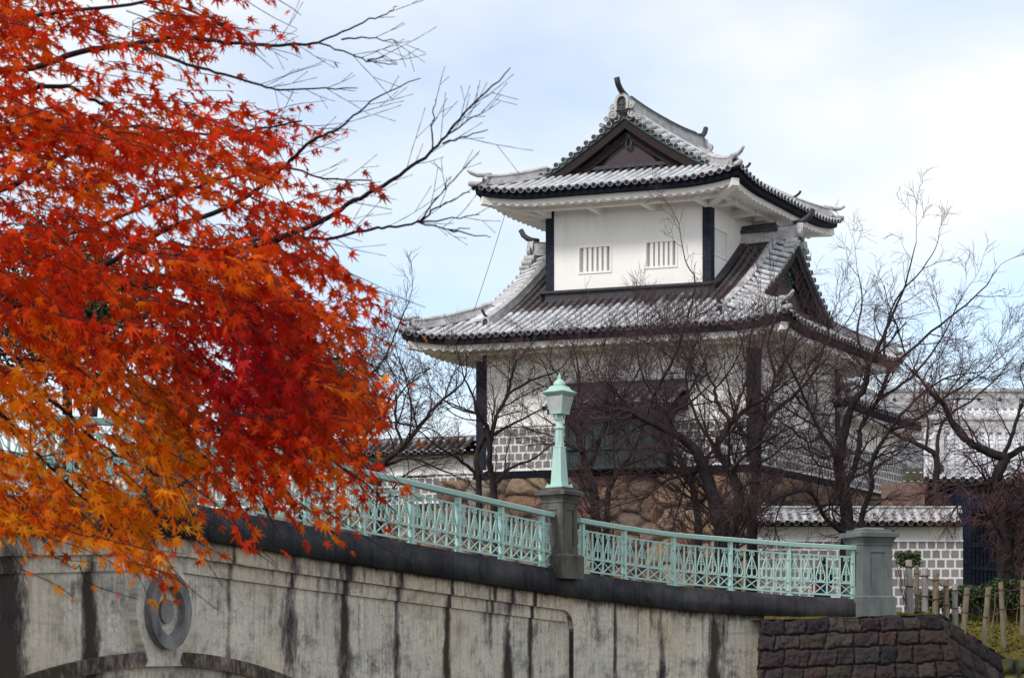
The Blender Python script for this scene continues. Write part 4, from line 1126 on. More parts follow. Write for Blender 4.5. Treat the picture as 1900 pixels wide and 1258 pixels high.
# ================================================================== stone base under the turret and walls
def stone_face(Q, ns_len, nt_len, res, cell, seed, course=False, amp=.09, groove=.07, jit=.42):
    """Grid of points on Q(s,t,o) pushed outward stone by stone. Returns V, F, tone, gap."""
    rng = np.random.default_rng(seed)
    S = np.arange(0, ns_len + res / 2, res); Tt = np.arange(0, nt_len + res / 2, res)
    SS, TT = np.meshgrid(S, Tt, indexing='ij')
    wob = lambda a, b, k: np.array([[mnoise.noise(Vector((x * k + a, y * k + b, 3.1))) for y in Tt] for x in S])
    wk = .55 if course else 1.0
    Sx = SS + .22 * wk * cell * wob(1, 2, 1.3 / cell) + .05 * cell * wob(4, 2, 5 / cell); Ty = TT + .18 * wk * cell * wob(9, 5, 1.3 / cell) + .05 * cell * wob(3, 8, 5 / cell)
    if course:
        Ty = Ty + .05 * cell * wob(6, 6, 2.4 / cell); Sx = Sx + .06 * cell * wob(7, 3, 3.0 / cell)
        rows = []; y = 0
        while y < nt_len + cell: h = cell * rng.uniform(.62, .80); rows.append((y, y + h)); y += h
        edge = np.full(SS.shape, 9.0); ids = np.zeros(SS.shape, int); k = 0
        for (y0, y1) in rows:
            xs = [-.4 * rng.random() * cell]
            while xs[-1] < ns_len + cell * 2: xs.append(xs[-1] + cell * rng.uniform(.75, 1.45))
            xs = np.array(xs); inr = (Ty >= y0) & (Ty < y1)
            sl = (Sx + (Ty - y0) * rng.uniform(-.15, .15))
            j = np.clip(np.searchsorted(xs, sl) - 1, 0, len(xs) - 2)
            e = np.minimum(np.minimum(sl - xs[j], xs[j + 1] - sl), np.minimum(Ty - y0, y1 - Ty))
            edge = np.where(inr, e, edge); ids = np.where(inr, j + k, ids); k += len(xs)
        tones = rng.random(k + 5)[ids]; dep = rng.uniform(-.5, .5, k + 5)[ids]
    else:
        gx, gy = np.meshgrid(np.arange(-cell, ns_len + 2 * cell, cell), np.arange(-cell, nt_len + 2 * cell, cell * .78), indexing='ij')
        sd = np.stack([gx.ravel(), gy.ravel()], 1); sd += rng.uniform(-jit, jit, sd.shape) * cell
        sd = sd[rng.random(len(sd)) > .22]
        pt = np.stack([Sx.ravel(), Ty.ravel()], 1)
        e = np.zeros(len(pt)); ids = np.zeros(len(pt), int)
        for i in range(0, len(pt), 4000):
            d = np.linalg.norm(pt[i:i + 4000, None] - sd[None], axis=2); o = np.argpartition(d, 1, axis=1)[:, :2]
            d1 = np.take_along_axis(d, o, 1); e[i:i + 4000] = np.abs(d1[:, 1] - d1[:, 0]) / 1.6; ids[i:i + 4000] = np.where(d1[:, 0] < d1[:, 1], o[:, 0], o[:, 1])
        edge = e.reshape(SS.shape); ids = ids.reshape(SS.shape); tones = rng.random(len(sd))[ids]; dep = rng.uniform(-.5, .5, len(sd))[ids]
    r = sstep(.0, groove, edge)
    fine = np.array([[mnoise.noise(Vector((x * 5, y * 5, seed))) + .6 * mnoise.noise(Vector((x * 12, y * 12, seed + 4))) + .5 * mnoise.noise(Vector((x * 27, y * 27, seed + 8))) for y in Tt] for x in S])
    o = amp * (r * (1 + .35 * dep) + (.08 if course else .30) * sstep(.0, cell * .35, edge) * r) + amp * (.55 if course else .33) * fine * r
    V = np.array([Q(SS[i, j], TT[i, j], o[i, j]) for i in range(len(S)) for j in range(len(Tt))])
    idx = np.arange(len(S) * len(Tt)).reshape(len(S), len(Tt))
    Fq = np.stack([idx[:-1, :-1], idx[1:, :-1], idx[1:, 1:], idx[:-1, 1:]], -1).reshape(-1, 4)
    return V, Fq, tones.ravel(), (1 - sstep(.0, groove * .55, edge)).ravel()
def stone_obj(name, faces, matl, parent):
    o = 0; Vs, Fs, ts, gs = [], [], [], []
    for V, Fq, t, g in faces: Vs.append(V); Fs.append(Fq + o); ts.append(t); gs.append(g); o += len(V)
    return mesh_np(name, np.concatenate(Vs), np.concatenate(Fs), matl, parent, True, {"tone": ('FLOAT', 'POINT', np.concatenate(ts)), "gap": ('FLOAT', 'POINT', np.concatenate(gs))})
ZG = .6
HB = LB_ - .28 - ZG; BT = .22                       # height of the stone base and its batter
uR, vF = a_ + .12, -b_ - .16
Qbf = lambda s, t, o: T(uR + BT * (HB - t) - s * ((W_ + 2 * a_ + .3 + BT * (HB - t)) / 9.8 if False else 1.0), vF - BT * (HB - t) - o, ZG + t)
faces = [stone_face(Qbf, 11.8, HB, .06, .80, 11, amp=.13, groove=.13)]
Qbr = lambda s, t, o: T(uR + BT * (HB - t) + o, vF - BT * (HB - t) + s, ZG + t)
faces.append(stone_face(Qbr, 17.0, HB, .10, .80, 12, amp=.13, groove=.16))
# lower stone base running on to the left
HB2 = 4.7
Qbl = lambda s, t, o: T(-W_ - a_ - 1.2 - s, vF + .3 - BT * (HB2 - t) - o, ZG + t)
faces.append(stone_face(Qbl, 26.0, HB2, .10, .70, 13, amp=.13, groove=.16))
stone_obj("castle_stone_wall", faces, M['rubble'], None)
sb = bpy.data.objects["castle_stone_wall"]; tag(sb, "tan and reddish irregular castle stone base under the white turret", "stone wall")

# ================================================================== tiled plaster walls and lesser buildings
def long_wall(name, P0, P1, out, z0, z1, label, dado=1.2, depth=.75, ridge_z=.55, old=.25, wallm='plaster', cat="plaster wall", seed=3, wave=False):
    """Free-standing wall from P0 to P1 (xy) with a tiled coping; out = unit normal to the viewer."""
    P0, P1, out = np.array(P0, float), np.array(P1, float), np.array(out, float); ln = np.linalg.norm(P1 - P0); t = (P1 - P0) / ln
    r = thing(name, np.array([*((P0 + P1) / 2), z0]), label, cat)
    X = lambda s, o, z: np.array([*(P0 + t * s + out * o), z])
    mb = MB()
    mb.hexa([X(0, -.45, z0), X(ln, -.45, z0), X(ln, 0, z0), X(0, 0, z0), X(0, -.45, z1), X(ln, -.45, z1), X(ln, 0, z1), X(0, 0, z1)])
    mb.build("wall", M[wallm], r)
    namako("tiled_dado", X(0, 0, 0), X(ln, 0, 0), z0 + .1, z0 + .1 + dado, out, r)
    mb = MB(); rng = random.Random(seed)
    ps = np.arange(.12, ln, .3)
    for sg in (1, -1):
        base = -.225
        P = (lambda p, d: X(p, base + sg * (depth - d), z1 + .06 + d * ridge_z / depth))
        tile_field(mb, P, list(ps), lambda p: depth - .08, .15, rng, lambda p, d: old, rr=.092)
    mb.hexa([X(0, -.225 - depth + .1, z1 - .03), X(ln, -.225 - depth + .1, z1 - .03), X(ln, -.225 + depth - .1, z1 - .03), X(0, -.225 + depth - .1, z1 - .03), X(0, -.225 - depth + .1, z1 + .045), X(ln, -.225 - depth + .1, z1 + .045), X(ln, -.225 + depth - .1, z1 + .045), X(0, -.225 + depth - .1, z1 + .045)], m=3)
    ro = mb.build("roof", [M['tile'], M['pan'], M['disc'], M['fascia']], r)
    mb = MB(); mb.sweep([X(0, -.225, z1 + ridge_z - .06), X(ln / 2, -.225, z1 + ridge_z - .06), X(ln, -.225, z1 + ridge_z - .06)], scaled(RIDGE, .85, .48)); mb.build("ridge", M['ridge'], ro)
    return r
WZ = 55.0
xw0, xw1 = (1396 - CX) / F * WZ, (1786 - CX) / F * WZ
long_wall("castle_wall", (xw0, WZ), (xw1, WZ), (0, -1), .6, (HY - 975) / F * WZ, "low white wall with a tiled coping beside the dark blue gate, its lower half of square grey tiles", dado=(HY - 1005) / F * WZ - .7, old=.26, wallm='speckled', ridge_z=.47)
lw0, lw1 = T(-W_ - a_ - .3, -b_ + .3, 0)[:2], T(-W_ - a_ - 27, -b_ + .3, 0)[:2]
long_wall("castle_wall", lw1, lw0, nF, 5.3, 7.15, "long white wall with dark tiled coping running left from the turret behind bare trees", dado=1.0, old=.62, depth=.85)

gal = thing("castle_gallery", T(-1, 11, 6.4), "long lower white gallery with pale tiled roof joining the back of the turret", "gallery building")
mb = MB()
gu0, gu1, gv0, gv1, gz = -4.2, 1.75, D_ + b_ + .03, 14.6, 9.25
c4 = [(gu0, gv0), (gu1, gv0), (gu1, gv1), (gu0, gv1)]
for i in range(4):
    (p, q), (r_, s_) = c4[i], c4[(i + 1) % 4]; mb.quad(T(p, q, LB_ - .05), T(r_, s_, LB_ - .05), T(r_, s_, gz), T(p, q, gz))
mb.build("wall", M['plaster'], gal)
namako("tiled_dado", T(gu1, gv0 + .1, 0), T(gu1, gv1, 0), LB_, LB_ + 1.55, nR, gal)
irimoya(gal, lambda a, b, w: T(a, b, w), gu0 - 1.1, gu1 + 1.1, gv0 - .6, gv1 + 1.1, gz + .15, lambda d: .48 * d + .02 * d * d, .9, .18, 0, old=lambda d: .05, seed=9, wall_in=1.1, kudari_end=.7, ridge_h=.8)

# small roofed gate (dark) and the great gatehouse roof behind it
gate = thing("castle_gate", np.array([16.3, 57.6, .6]), "dark blue timber gate with big white tiled roof beside the square tiled wall", "gate")
gx0, gx1 = (1692 - CX) / F * 58.5, 24.0
rng = random.Random(12)
mb = MB(); zr1 = (HY - 800) / F * 60.2; ze1 = (HY - 889) / F * 56.9
Pg = lambda p, d: np.array([p + .236 * d, 56.9 + d, ze1 + (zr1 - ze1) * (d / 3.3) ** 1.15])
Pg2 = lambda p, d: np.array([p + .78 + .236 * (3.3 - d), 63.5 - d, ze1 + (zr1 - ze1) * (d / 3.3) ** 1.15])
ps = list(np.arange(gx0 + .1, gx1, .3))
tile_field(mb, Pg, ps, lambda p: 3.3, .15, rng, lambda p, d: .05); tile_field(mb, Pg2, ps, lambda p: 3.3, .15, rng)
gro = mb.build("roof", [M['tile'], M['tile'], M['disc']], gate)
mb = MB(); mb.sweep([np.array([x + .78, 60.2, zr1 - .08]) for x in (gx0, (gx0 + gx1) / 2, gx1)], scaled(RIDGE, 1.1, 1.3)); 
mb.sweep([Pg(gx0 + .55, d) for d in np.linspace(3.0, .5, 8)], scaled(RIDGE, .8, .8)); mb.build("ridge", M['ridge'], gro)
oni(gro, Pg(gx0 + .55, .45), (0, -1), .75, 0)
mb = MB()
for z0, z1, y0, y1 in ((ze1 - .22, ze1 - .02, 57.0, 63.4), (ze1 - .75, ze1 - .25, 57.5, 62.9)): mb.hexa([np.array([gx0 + .2, y0, z0]), np.array([gx1, y0, z0]), np.array([gx1, y1, z0]), np.array([gx0 + 1.6, y1, z0]), np.array([gx0 + .2, y0, z1]), np.array([gx1, y0, z1]), np.array([gx1, y1, z1]), np.array([gx0 + 1.6, y1, z1])])
for Pq in (Pg, Pg2):                                   # boarding under both slopes
    for i in range(6):
        d0, d1 = 3.3 * i / 6, 3.3 * (i + 1) / 6; dz = np.array([0, 0, -.03]); dy = np.array([0, 0, -.16])
        mb.hexa([Pq(gx0, d0) + dy, Pq(gx1, d0) + dy, Pq(gx1, d1) + dy, Pq(gx0, d1) + dy, Pq(gx0, d0) + dz, Pq(gx1, d0) + dz, Pq(gx1, d1) + dz, Pq(gx0, d1) + dz])
mb.add([Pg(gx0 + .5, 0.3) + np.array([0, 0, -.1]), Pg2(gx0 + .5, 0.3) + np.array([0, 0, -.1]), Pg2(gx0 + .5, 3.2) + np.array([0, 0, -.1])], [(0, 1, 2)])
mb.build("eave_beams", M['fascia'], gro)
mb = MB()
g0 = (1784 - CX) / F * 55.0
mb.box((g0 + .35, 56.4, 2.9), .55, .5, 4.6); mb.box((g0 + 3.9, 56.4, 2.9), .55, .5, 4.6); mb.box(((g0 + g0 + 4.2) / 2, 56.4, 4.75), 5.4, .42, .5)
mb.build("gate_frame", M['navy'], gate)
mb = MB(); hx = g0 + .63
th = R(38)
d_ = np.array([math.cos(th), math.sin(th), 0]); n_ = np.array([-d_[1], d_[0], 0])
mb.box(np.array([hx, 56.6, 2.55]) + d_ * .75, 1.5, .12, 3.6, d_, n_)
for k in range(5): mb.box(np.array([hx, 56.6, 1.1 + .75 * k]) + d_ * .75 - n_ * .08, 1.5, .06, .14, d_, n_)
for k in range(7): mb.box(np.array([hx, 56.6, 2.55]) + d_ * (.12 + .21 * k) - n_ * .075, .03, .04, 3.6, d_, n_)
mb.lathe(np.array([g0 + .35, 56.14, 2.75]), [(.13, 0), (.11, .06), (.03, .1)], 12, (1, 0, 0), (0, 0, 1), (0, -1, 0))
mb.build("gate_leaf", M['navy'], gate)
mb = MB(); mb.box((g0 + 5.0, 62.2, 3.2), 12.0, .2, 5.4); mb.build("inner_wall", M['beige'], gate)

gh = thing("gatehouse", np.array([26, 78, .6]), "great gatehouse with wide pale tiled roof standing far behind the dark gate", "gatehouse")
mb = MB(); hx0, hx1 = (1640 - CX) / F * 78, 42.0
zr2, ze2 = (HY - 752) / F * 78, 7.6
Ph = lambda p, d: np.array([p, 73.4 + d, ze2 + (zr2 - ze2) * (d / 4.6) ** 1.2])
Ph2 = lambda p, d: np.array([p, 82.6 - d, ze2 + (zr2 - ze2) * (d / 4.6) ** 1.2])
ps = list(np.arange(hx0 + .1, hx1, .32))
tile_field(mb, Ph, ps, lambda p: 4.6, .16, rng, lambda p, d: .04, discs=False); tile_field(mb, Ph2, ps, lambda p: 4.6, .16, rng, discs=False, step=.6)
gho = mb.build("roof", [M['tile'], M['tile'], M['disc']], gh)
mb = MB(); pr = [(-.34, 0), (-.34, .75), (-.42, .77), (-.42, .88), (0, .98), (.42, .88), (.42, .77), (.34, .75), (.34, 0)]
mb.sweep([np.array([x, 78, zr2 - .2]) for x in (hx0, (hx0 + hx1) / 2, hx1)], pr)
for x in np.arange(hx0 + .4, hx1, .95): mb.lathe(np.array([x, 77.66, zr2 + .22]), [(.09, 0), (.08, .03), (0, .035)], 8, (1, 0, 0), (0, 0, 1), (0, -1, 0), m=1)
mb.build("ridge", [M['ridge'], M['disc']], gho)
mb = MB(); mb.box(((hx0 + hx1) / 2 + .8, 78, 4.1), hx1 - hx0 - 2.4, 7.2, 7.0); mb.build("wall", M['plaster'], gh)
# ================================================================== GROUND
C_A = np.array([5.0, 34.45]); C0 = np.array([8.89, 36.0]); D1 = (C0 - C_A) / np.linalg.norm(C0 - C_A); D2 = np.array([.70, .714]); C1 = C0 + D2 * 2.6; D3 = np.array([.995, .10])
PAB, TAB, _n = frame(L_AB)
TAB = np.array([.53, .848])
TINV = np.linalg.inv(np.stack([TU, TV], 1))
def ztop_wall2(t): return .68 - .35 * t
def y_edge(X):
    if X > C1[0]: return C1[1] + (X - C1[0]) * .1
    if X > C0[0]: return C0[1] + (X - C0[0]) * D2[1] / D2[0]
    if X > C_A[0]: return C_A[1] + (X - C_A[0]) * D1[1] / D1[0]
    return float(np.interp(X, PL[:, 0], PL[:, 1])) + .3
def z_ground(X, Y):
    t = (X - PAB[0]) * TAB[0] + (Y - PAB[1]) * TAB[1]
    z = .62
    u, v = TINV @ (np.array([X, Y]) - TA)
    if u < 3.2: z += 1.5 * float(sstep(-10, -2.6, v))
    if X > 8.4:
        rel = np.array([X, Y]) - C0
        tt = max(0, min(2.75, rel @ D2)); q = rel @ np.array([-D2[1], D2[0]])
        if X > C1[0]: q = max(q, (Y - C1[1]) * .9 if False else q)
        zz = ztop_wall2(tt) - .02 + .62 * max(0, q - .1) if rel @ D2 > 0 else .66
        if rel @ D2 > 2.6: zz = ztop_wall2(2.6) + .30 * max(0, Y - (C1[1] + (X - C1[0]) * .1))
        z = min(.72 + .012 * max(0, Y - 38), zz)
    k = float(sstep(-1.2, .8, t))
    z = lerp(-6.0, z, k)
    if Y < y_edge(X) + .12: z = -6.0
    z += .035 * mnoise.noise(Vector((X * 1.3, Y * 1.3, .5))) + .02 * mnoise.noise(Vector((X * 4, Y * 4, 2.5))) if z > -5 else 0
    return z
xs = np.unique(np.concatenate([np.arange(-70, 70.1, 1.0), np.arange(4, 15, .12)])); ys = np.unique(np.concatenate([np.arange(26, 125, 1.0), np.arange(33, 42, .12)]))
V = np.array([(x, y, z_ground(x, y)) for x in xs for y in ys]); ii = np.arange(len(V)).reshape(len(xs), len(ys))
g = mesh_np("ground", V, np.stack([ii[:-1, :-1], ii[1:, :-1], ii[1:, 1:], ii[:-1, 1:]], -1).reshape(-1, 4), M['ground'], None, True); tag(g, kind="structure")
mb = MB(); mb.quad((-900, -300, -6.05), (900, -300, -6.05), (900, 1800, -6.05), (-900, 1800, -6.05)); tag(mb.build("road", M['asphalt']), kind="structure")
V = []
for x in np.arange(-16, 17, 1.0):
    for y in np.arange(-10, 17, 1.0):
        V.append((x, y, -1.6 - 4.6 * float(sstep(8.5, 14, y)) + .03 * mnoise.noise(Vector((x, y, 0)))))
ii = np.arange(len(V)).reshape(33, 27)
tag(mesh_np("path", np.array(V), np.stack([ii[:-1, :-1], ii[1:, :-1], ii[1:, 1:], ii[:-1, 1:]], -1).reshape(-1, 4), M['ground'], None, True), kind="structure")

def ground_hit(xp, yp, z0=30, z1=60):
    for Z in np.arange(z0, z1, .05):
        p = px(xp, yp, Z)
        if p[2] <= z_ground(p[0], p[1]): return p
    return px(xp, yp, z0 + 8)

# ================================================================== dark block retaining wall at the bridge foot
D1n = np.array([D1[1], -D1[0]]); D2n = np.array([D2[1], -D2[0]]); D3n = np.array([D3[1], -D3[0]])
HW = 2.6; BW = .24
len1 = float(np.linalg.norm(C0 - C_A)) + .05
def Q1(s, t, o):           # s measured from the corner back towards the bridge
    zt = .69 - .035 * s + .05 * mnoise.noise(Vector((s * 2.1, 3.0, 1.0))) * max(0, 1 - (HW - t) / .8); h = HW - t
    p = C0 - D1 * s * (1 + .055 * h) + D1n * (BW * h + o)
    # the corner edge leans out along both faces
    k = max(0, 1 - s / 1.2) * BW * h
    p = p + D1 * k
    return np.array([*p, zt - h])
def Q2(s, t, o):
    h = HW - t; p = C0 + D2 * s + D2n * (BW * h + o)
    k = max(0, 1 - s / 1.2) * BW * h
    p = p - D2 * k * -.0
    return np.array([*p, .69 - .34 * s - h])
f1 = stone_face(Q1, len1, HW, .024, .45, 21, course=True, amp=.08, groove=.032)
f2 = stone_face(Q2, 2.75, HW, .045, .52, 22, course=True, amp=.065, groove=.045)
def stitch(fa, Q, corner_s=.0): return fa
stone_obj("block_wall", [f1, f2], M['blocks'], None)
tag(bpy.data.objects["block_wall"], "dark purple brown wall of squared stone blocks under the end pier of the bridge", "stone wall")
mb = MB()
for h0 in np.linspace(0, HW, 14)[:-1]:
    h1 = h0 + HW / 13
# cap stones filling the top of the block wall
def top_z(s): return .69 - .035 * s
tp = []
for s in np.linspace(-.0, len1, 30): tp += [Q1(s, HW, .02), np.array([*(C0 - D1 * s - D1n * 1.0), top_z(s) - .02])]
ii = np.arange(len(tp)).reshape(-1, 2)
mesh_np("top_course", np.array(tp), np.stack([ii[:-1, 0], ii[1:, 0], ii[1:, 1], ii[:-1, 1]], -1), M['ground'], bpy.data.objects["block_wall"])
Q3 = lambda s, t, o: np.array([*(C1 + D3 * (s - .2) + D3n * (.35 * (3.0 - t) + o)), -.26 - .02 * s - (3.0 - t)])
stone_obj("boulder_wall", [stone_face(Q3, 7.0, 3.0, .05, .42, 31, amp=.13, groove=.12)], M['mossrock'], None)
tag(bpy.data.objects["boulder_wall"], "low wall of rounded mossy boulders at the foot of the mossy bank", "boulder wall")

# ================================================================== stake fence with rope on the bank
fence_pts = [(1686, 1038.6, 1690, 1142, 12.5, 'bamboo'), (1701, 1049, 1701, 1140, 8.5, 'stake'), (1716, 1054, 1716, 1140, 12.5, 'bamboo'), (1736.5, 1063, 1735, 1143, 11, 'stake'), (1755, 1075, 1756, 1152, 10.5, 'stake'), (1772, 1083, 1772, 1157, 10, 'bamboo'),
             (1794.6, 1090, 1788, 1166, 11, 'stake'), (1834, 1089, 1826.5, 1181, 10.5, 'stake'), (1857, 1080, 1861, 1162, 9.5, 'stake'), (1898, 1076.5, 1898, 1153, 10, 'stake'), (1938, 1070, 1937, 1146, 10, 'stake')]
zf = [36.6, 37.2, 36.5, 36.45, 36.7, 36.95, 36.75, 37.75, 38.6, 39.6, 40.4]
fr = thing("stake_fence", ground_hit(1772, 1157), "weathered wooden stakes strung with red brown rope along the mossy bank", "fence")
tops = []
for (xt, yt, xb, yb, wpx, mk), Z in zip(fence_pts, zf):
    b = px(xb, yb, Z); a = px(xt, yt, Z); gz = z_ground(b[0], b[1])
    dv = (a - b) / np.linalg.norm(a - b); r_ = wpx / F * Z / 2
    foot = b - dv * (max(0, b[2] - gz) + .25)
    mb = MB(); mb.tube([foot, lerp(foot, a, .5), a - dv * .015, a], [r_ * 1.04, r_, r_ * .98, r_ * .9], 9)
    st = mb.build("stake", M[mk], fr)
    tops.append((a, b, r_))
    if xt == 1686:
        mb = MB()
        for fh in (.12, .135, .47, .485):
            c = lerp(a, b, fh); mb.tube([c + np.array([math.cos(t) * r_ * 1.12, math.sin(t) * r_ * 1.12, .01 * math.sin(2 * t)]) for t in np.linspace(0, 2 * math.pi, 12)], .010, 4, cap=False)
            if fh in (.135, .485): mb.build("binding", M['rope'], st); mb = MB()
        pass
mb = MB()
for k in (.16, .60):
    for (a, b, r0), (c, d, r1) in zip(tops[1:-1], tops[2:]):
        p, q = lerp(a, b, k), lerp(c, d, k); o = np.array([0, -r0 * .9, 0])
        pts = [lerp(p, q, t) + o * (1 - abs(2 * t - 1) * .0) + np.array([0, 0, -.12 * t * (1 - t) * 1.6]) for t in np.linspace(0, 1, 8)]
        mb.tube(pts, .011, 5)
        mb.tube([p + np.array([math.cos(t) * r0 * 1.15, math.sin(t) * r0 * 1.15, 0]) for t in np.linspace(0, 2 * math.pi, 9)], .011, 4, cap=False)
mb.build("rope", M['rope'], fr, True)

# ================================================================== hedge, shrub, leaf scatter
def leaf_mass(name, centers, normals, size, rng, matl, parent, elong=1.8):
    n = len(centers)
    a = rng.normal(size=(n, 3)); a /= np.linalg.norm(a, axis=1)[:, None]
    b = np.cross(a, rng.normal(size=(n, 3)) + normals); b /= np.linalg.norm(b, axis=1)[:, None] + 1e-9
    s = size * rng.uniform(.6, 1.3, (n, 1))
    V = np.stack([centers - a * s * elong * .5, centers + b * s * .45, centers + a * s * elong * .5, centers - b * s * .45], 1).reshape(-1, 3)
    Fq = np.arange(4 * n).reshape(n, 4)
    return mesh_np(name, V, Fq, matl, parent, False, {"tone": ('FLOAT', 'FACE', rng.random(n) ** 1.6)})
rgn = np.random.default_rng(5)
hroot = thing("clipped_hedge", np.array([11.2, 39.6, .7]), "clipped dark green hedge behind the stake fence by the white tiled wall", "hedge")
n = 15000
t = rgn.random(n); hx = lerp(9.6, 15.6, t); 
h = .58 + .38 * sstep(.0, .35, t) + .06 * np.sin(hx * 2.1) + .04 * np.sin(hx * 7.3)
ang = rgn.random(n); zz = .12 + (h - .12) * rgn.random(n) ** .65; yy = 40.6 + rgn.normal(size=n) * .28 + (hx - 9.6) * .06
keep = (np.abs(yy - 40.6 - (hx - 9.6) * .06) < .42) & ((zz > .30) | (rgn.random(n) < .25))
C = np.stack([hx, yy, .66 + zz + rgn.normal(size=n) * .02], 1)[keep]
leaf_mass("foliage", C, np.array([0, 0, 1.0]), .055, rgn, M['green'], hroot)
lines = []
for k in range(60):
    x0 = rgn.uniform(9.6, 15.4); y0 = 40.5 + rgn.normal() * .15 + (x0 - 9.6) * .06
    lines.append((np.array([(x0, y0, .5), (x0 + rgn.normal() * .05, y0, .9), (x0 + rgn.normal() * .12, y0, 1.3)]), np.array([.014, .012, .008])))
Vt, Ft = tubes_np(lines, 4); mesh_np("stems", Vt, Ft, M['stake'], hroot)
sroot = thing("clipped_shrub", px(1688, 1130, 39.0), "small leafy clipped shrub behind the tallest bound stake", "shrub")
cs = px(1686, 1040, 39.0)
th = rgn.normal(size=(1100, 3)); th /= np.linalg.norm(th, axis=1)[:, None]
C = cs + rgn.uniform(-1, 1, (1100, 3)) * np.array([.24, .22, .15]) + th * .05 + np.array([0, 0, .04])
leaf_mass("foliage", C, np.array([0, 0, 1.0]), .045, rgn, M['green'], sroot)
lines = []
for k in range(14):
    b = px(1684 + rgn.normal() * 4, 1135, 39.0); e = cs + rgn.normal(size=3) * np.array([.2, .12, .06])
    lines.append((np.array([b, lerp(b, e, .5) + rgn.normal(size=3) * .03, e]), np.array([.012, .009, .005])))
Vt, Ft = tubes_np(lines, 4); mesh_np("stems", Vt, Ft, M['twig'], sroot)
# fallen leaves, moss tufts
C = []; tn = []
while len(C) < 5200:
    x, y = rgn.uniform(8.6, 15), rgn.uniform(36, 42); z = z_ground(x, y)
    if z > -3: C.append((x, y, z + .015))
C = np.array(C)
o = leaf_mass("leaf_litter", C[:2600], np.array([0, 0, 1.5]), .05, rgn, m_simple("fallen_leaf", (.20, .085, .055), (.13, .06, .045), 6, .9, .1, 0), None, 1.3); tag(o, "fallen pinkish brown leaves on the mossy bank", "leaf litter", kind="stuff")
o = leaf_mass("moss", C[2600:], np.array([0, 0, .2]), .07, rgn, m_simple("moss_tuft", (.16, .15, .02), (.07, .10, .02), 4, .9, .1, 0), None, 1.6); tag(o, "yellow green moss and grass tufts on the bank", "moss", kind="stuff")

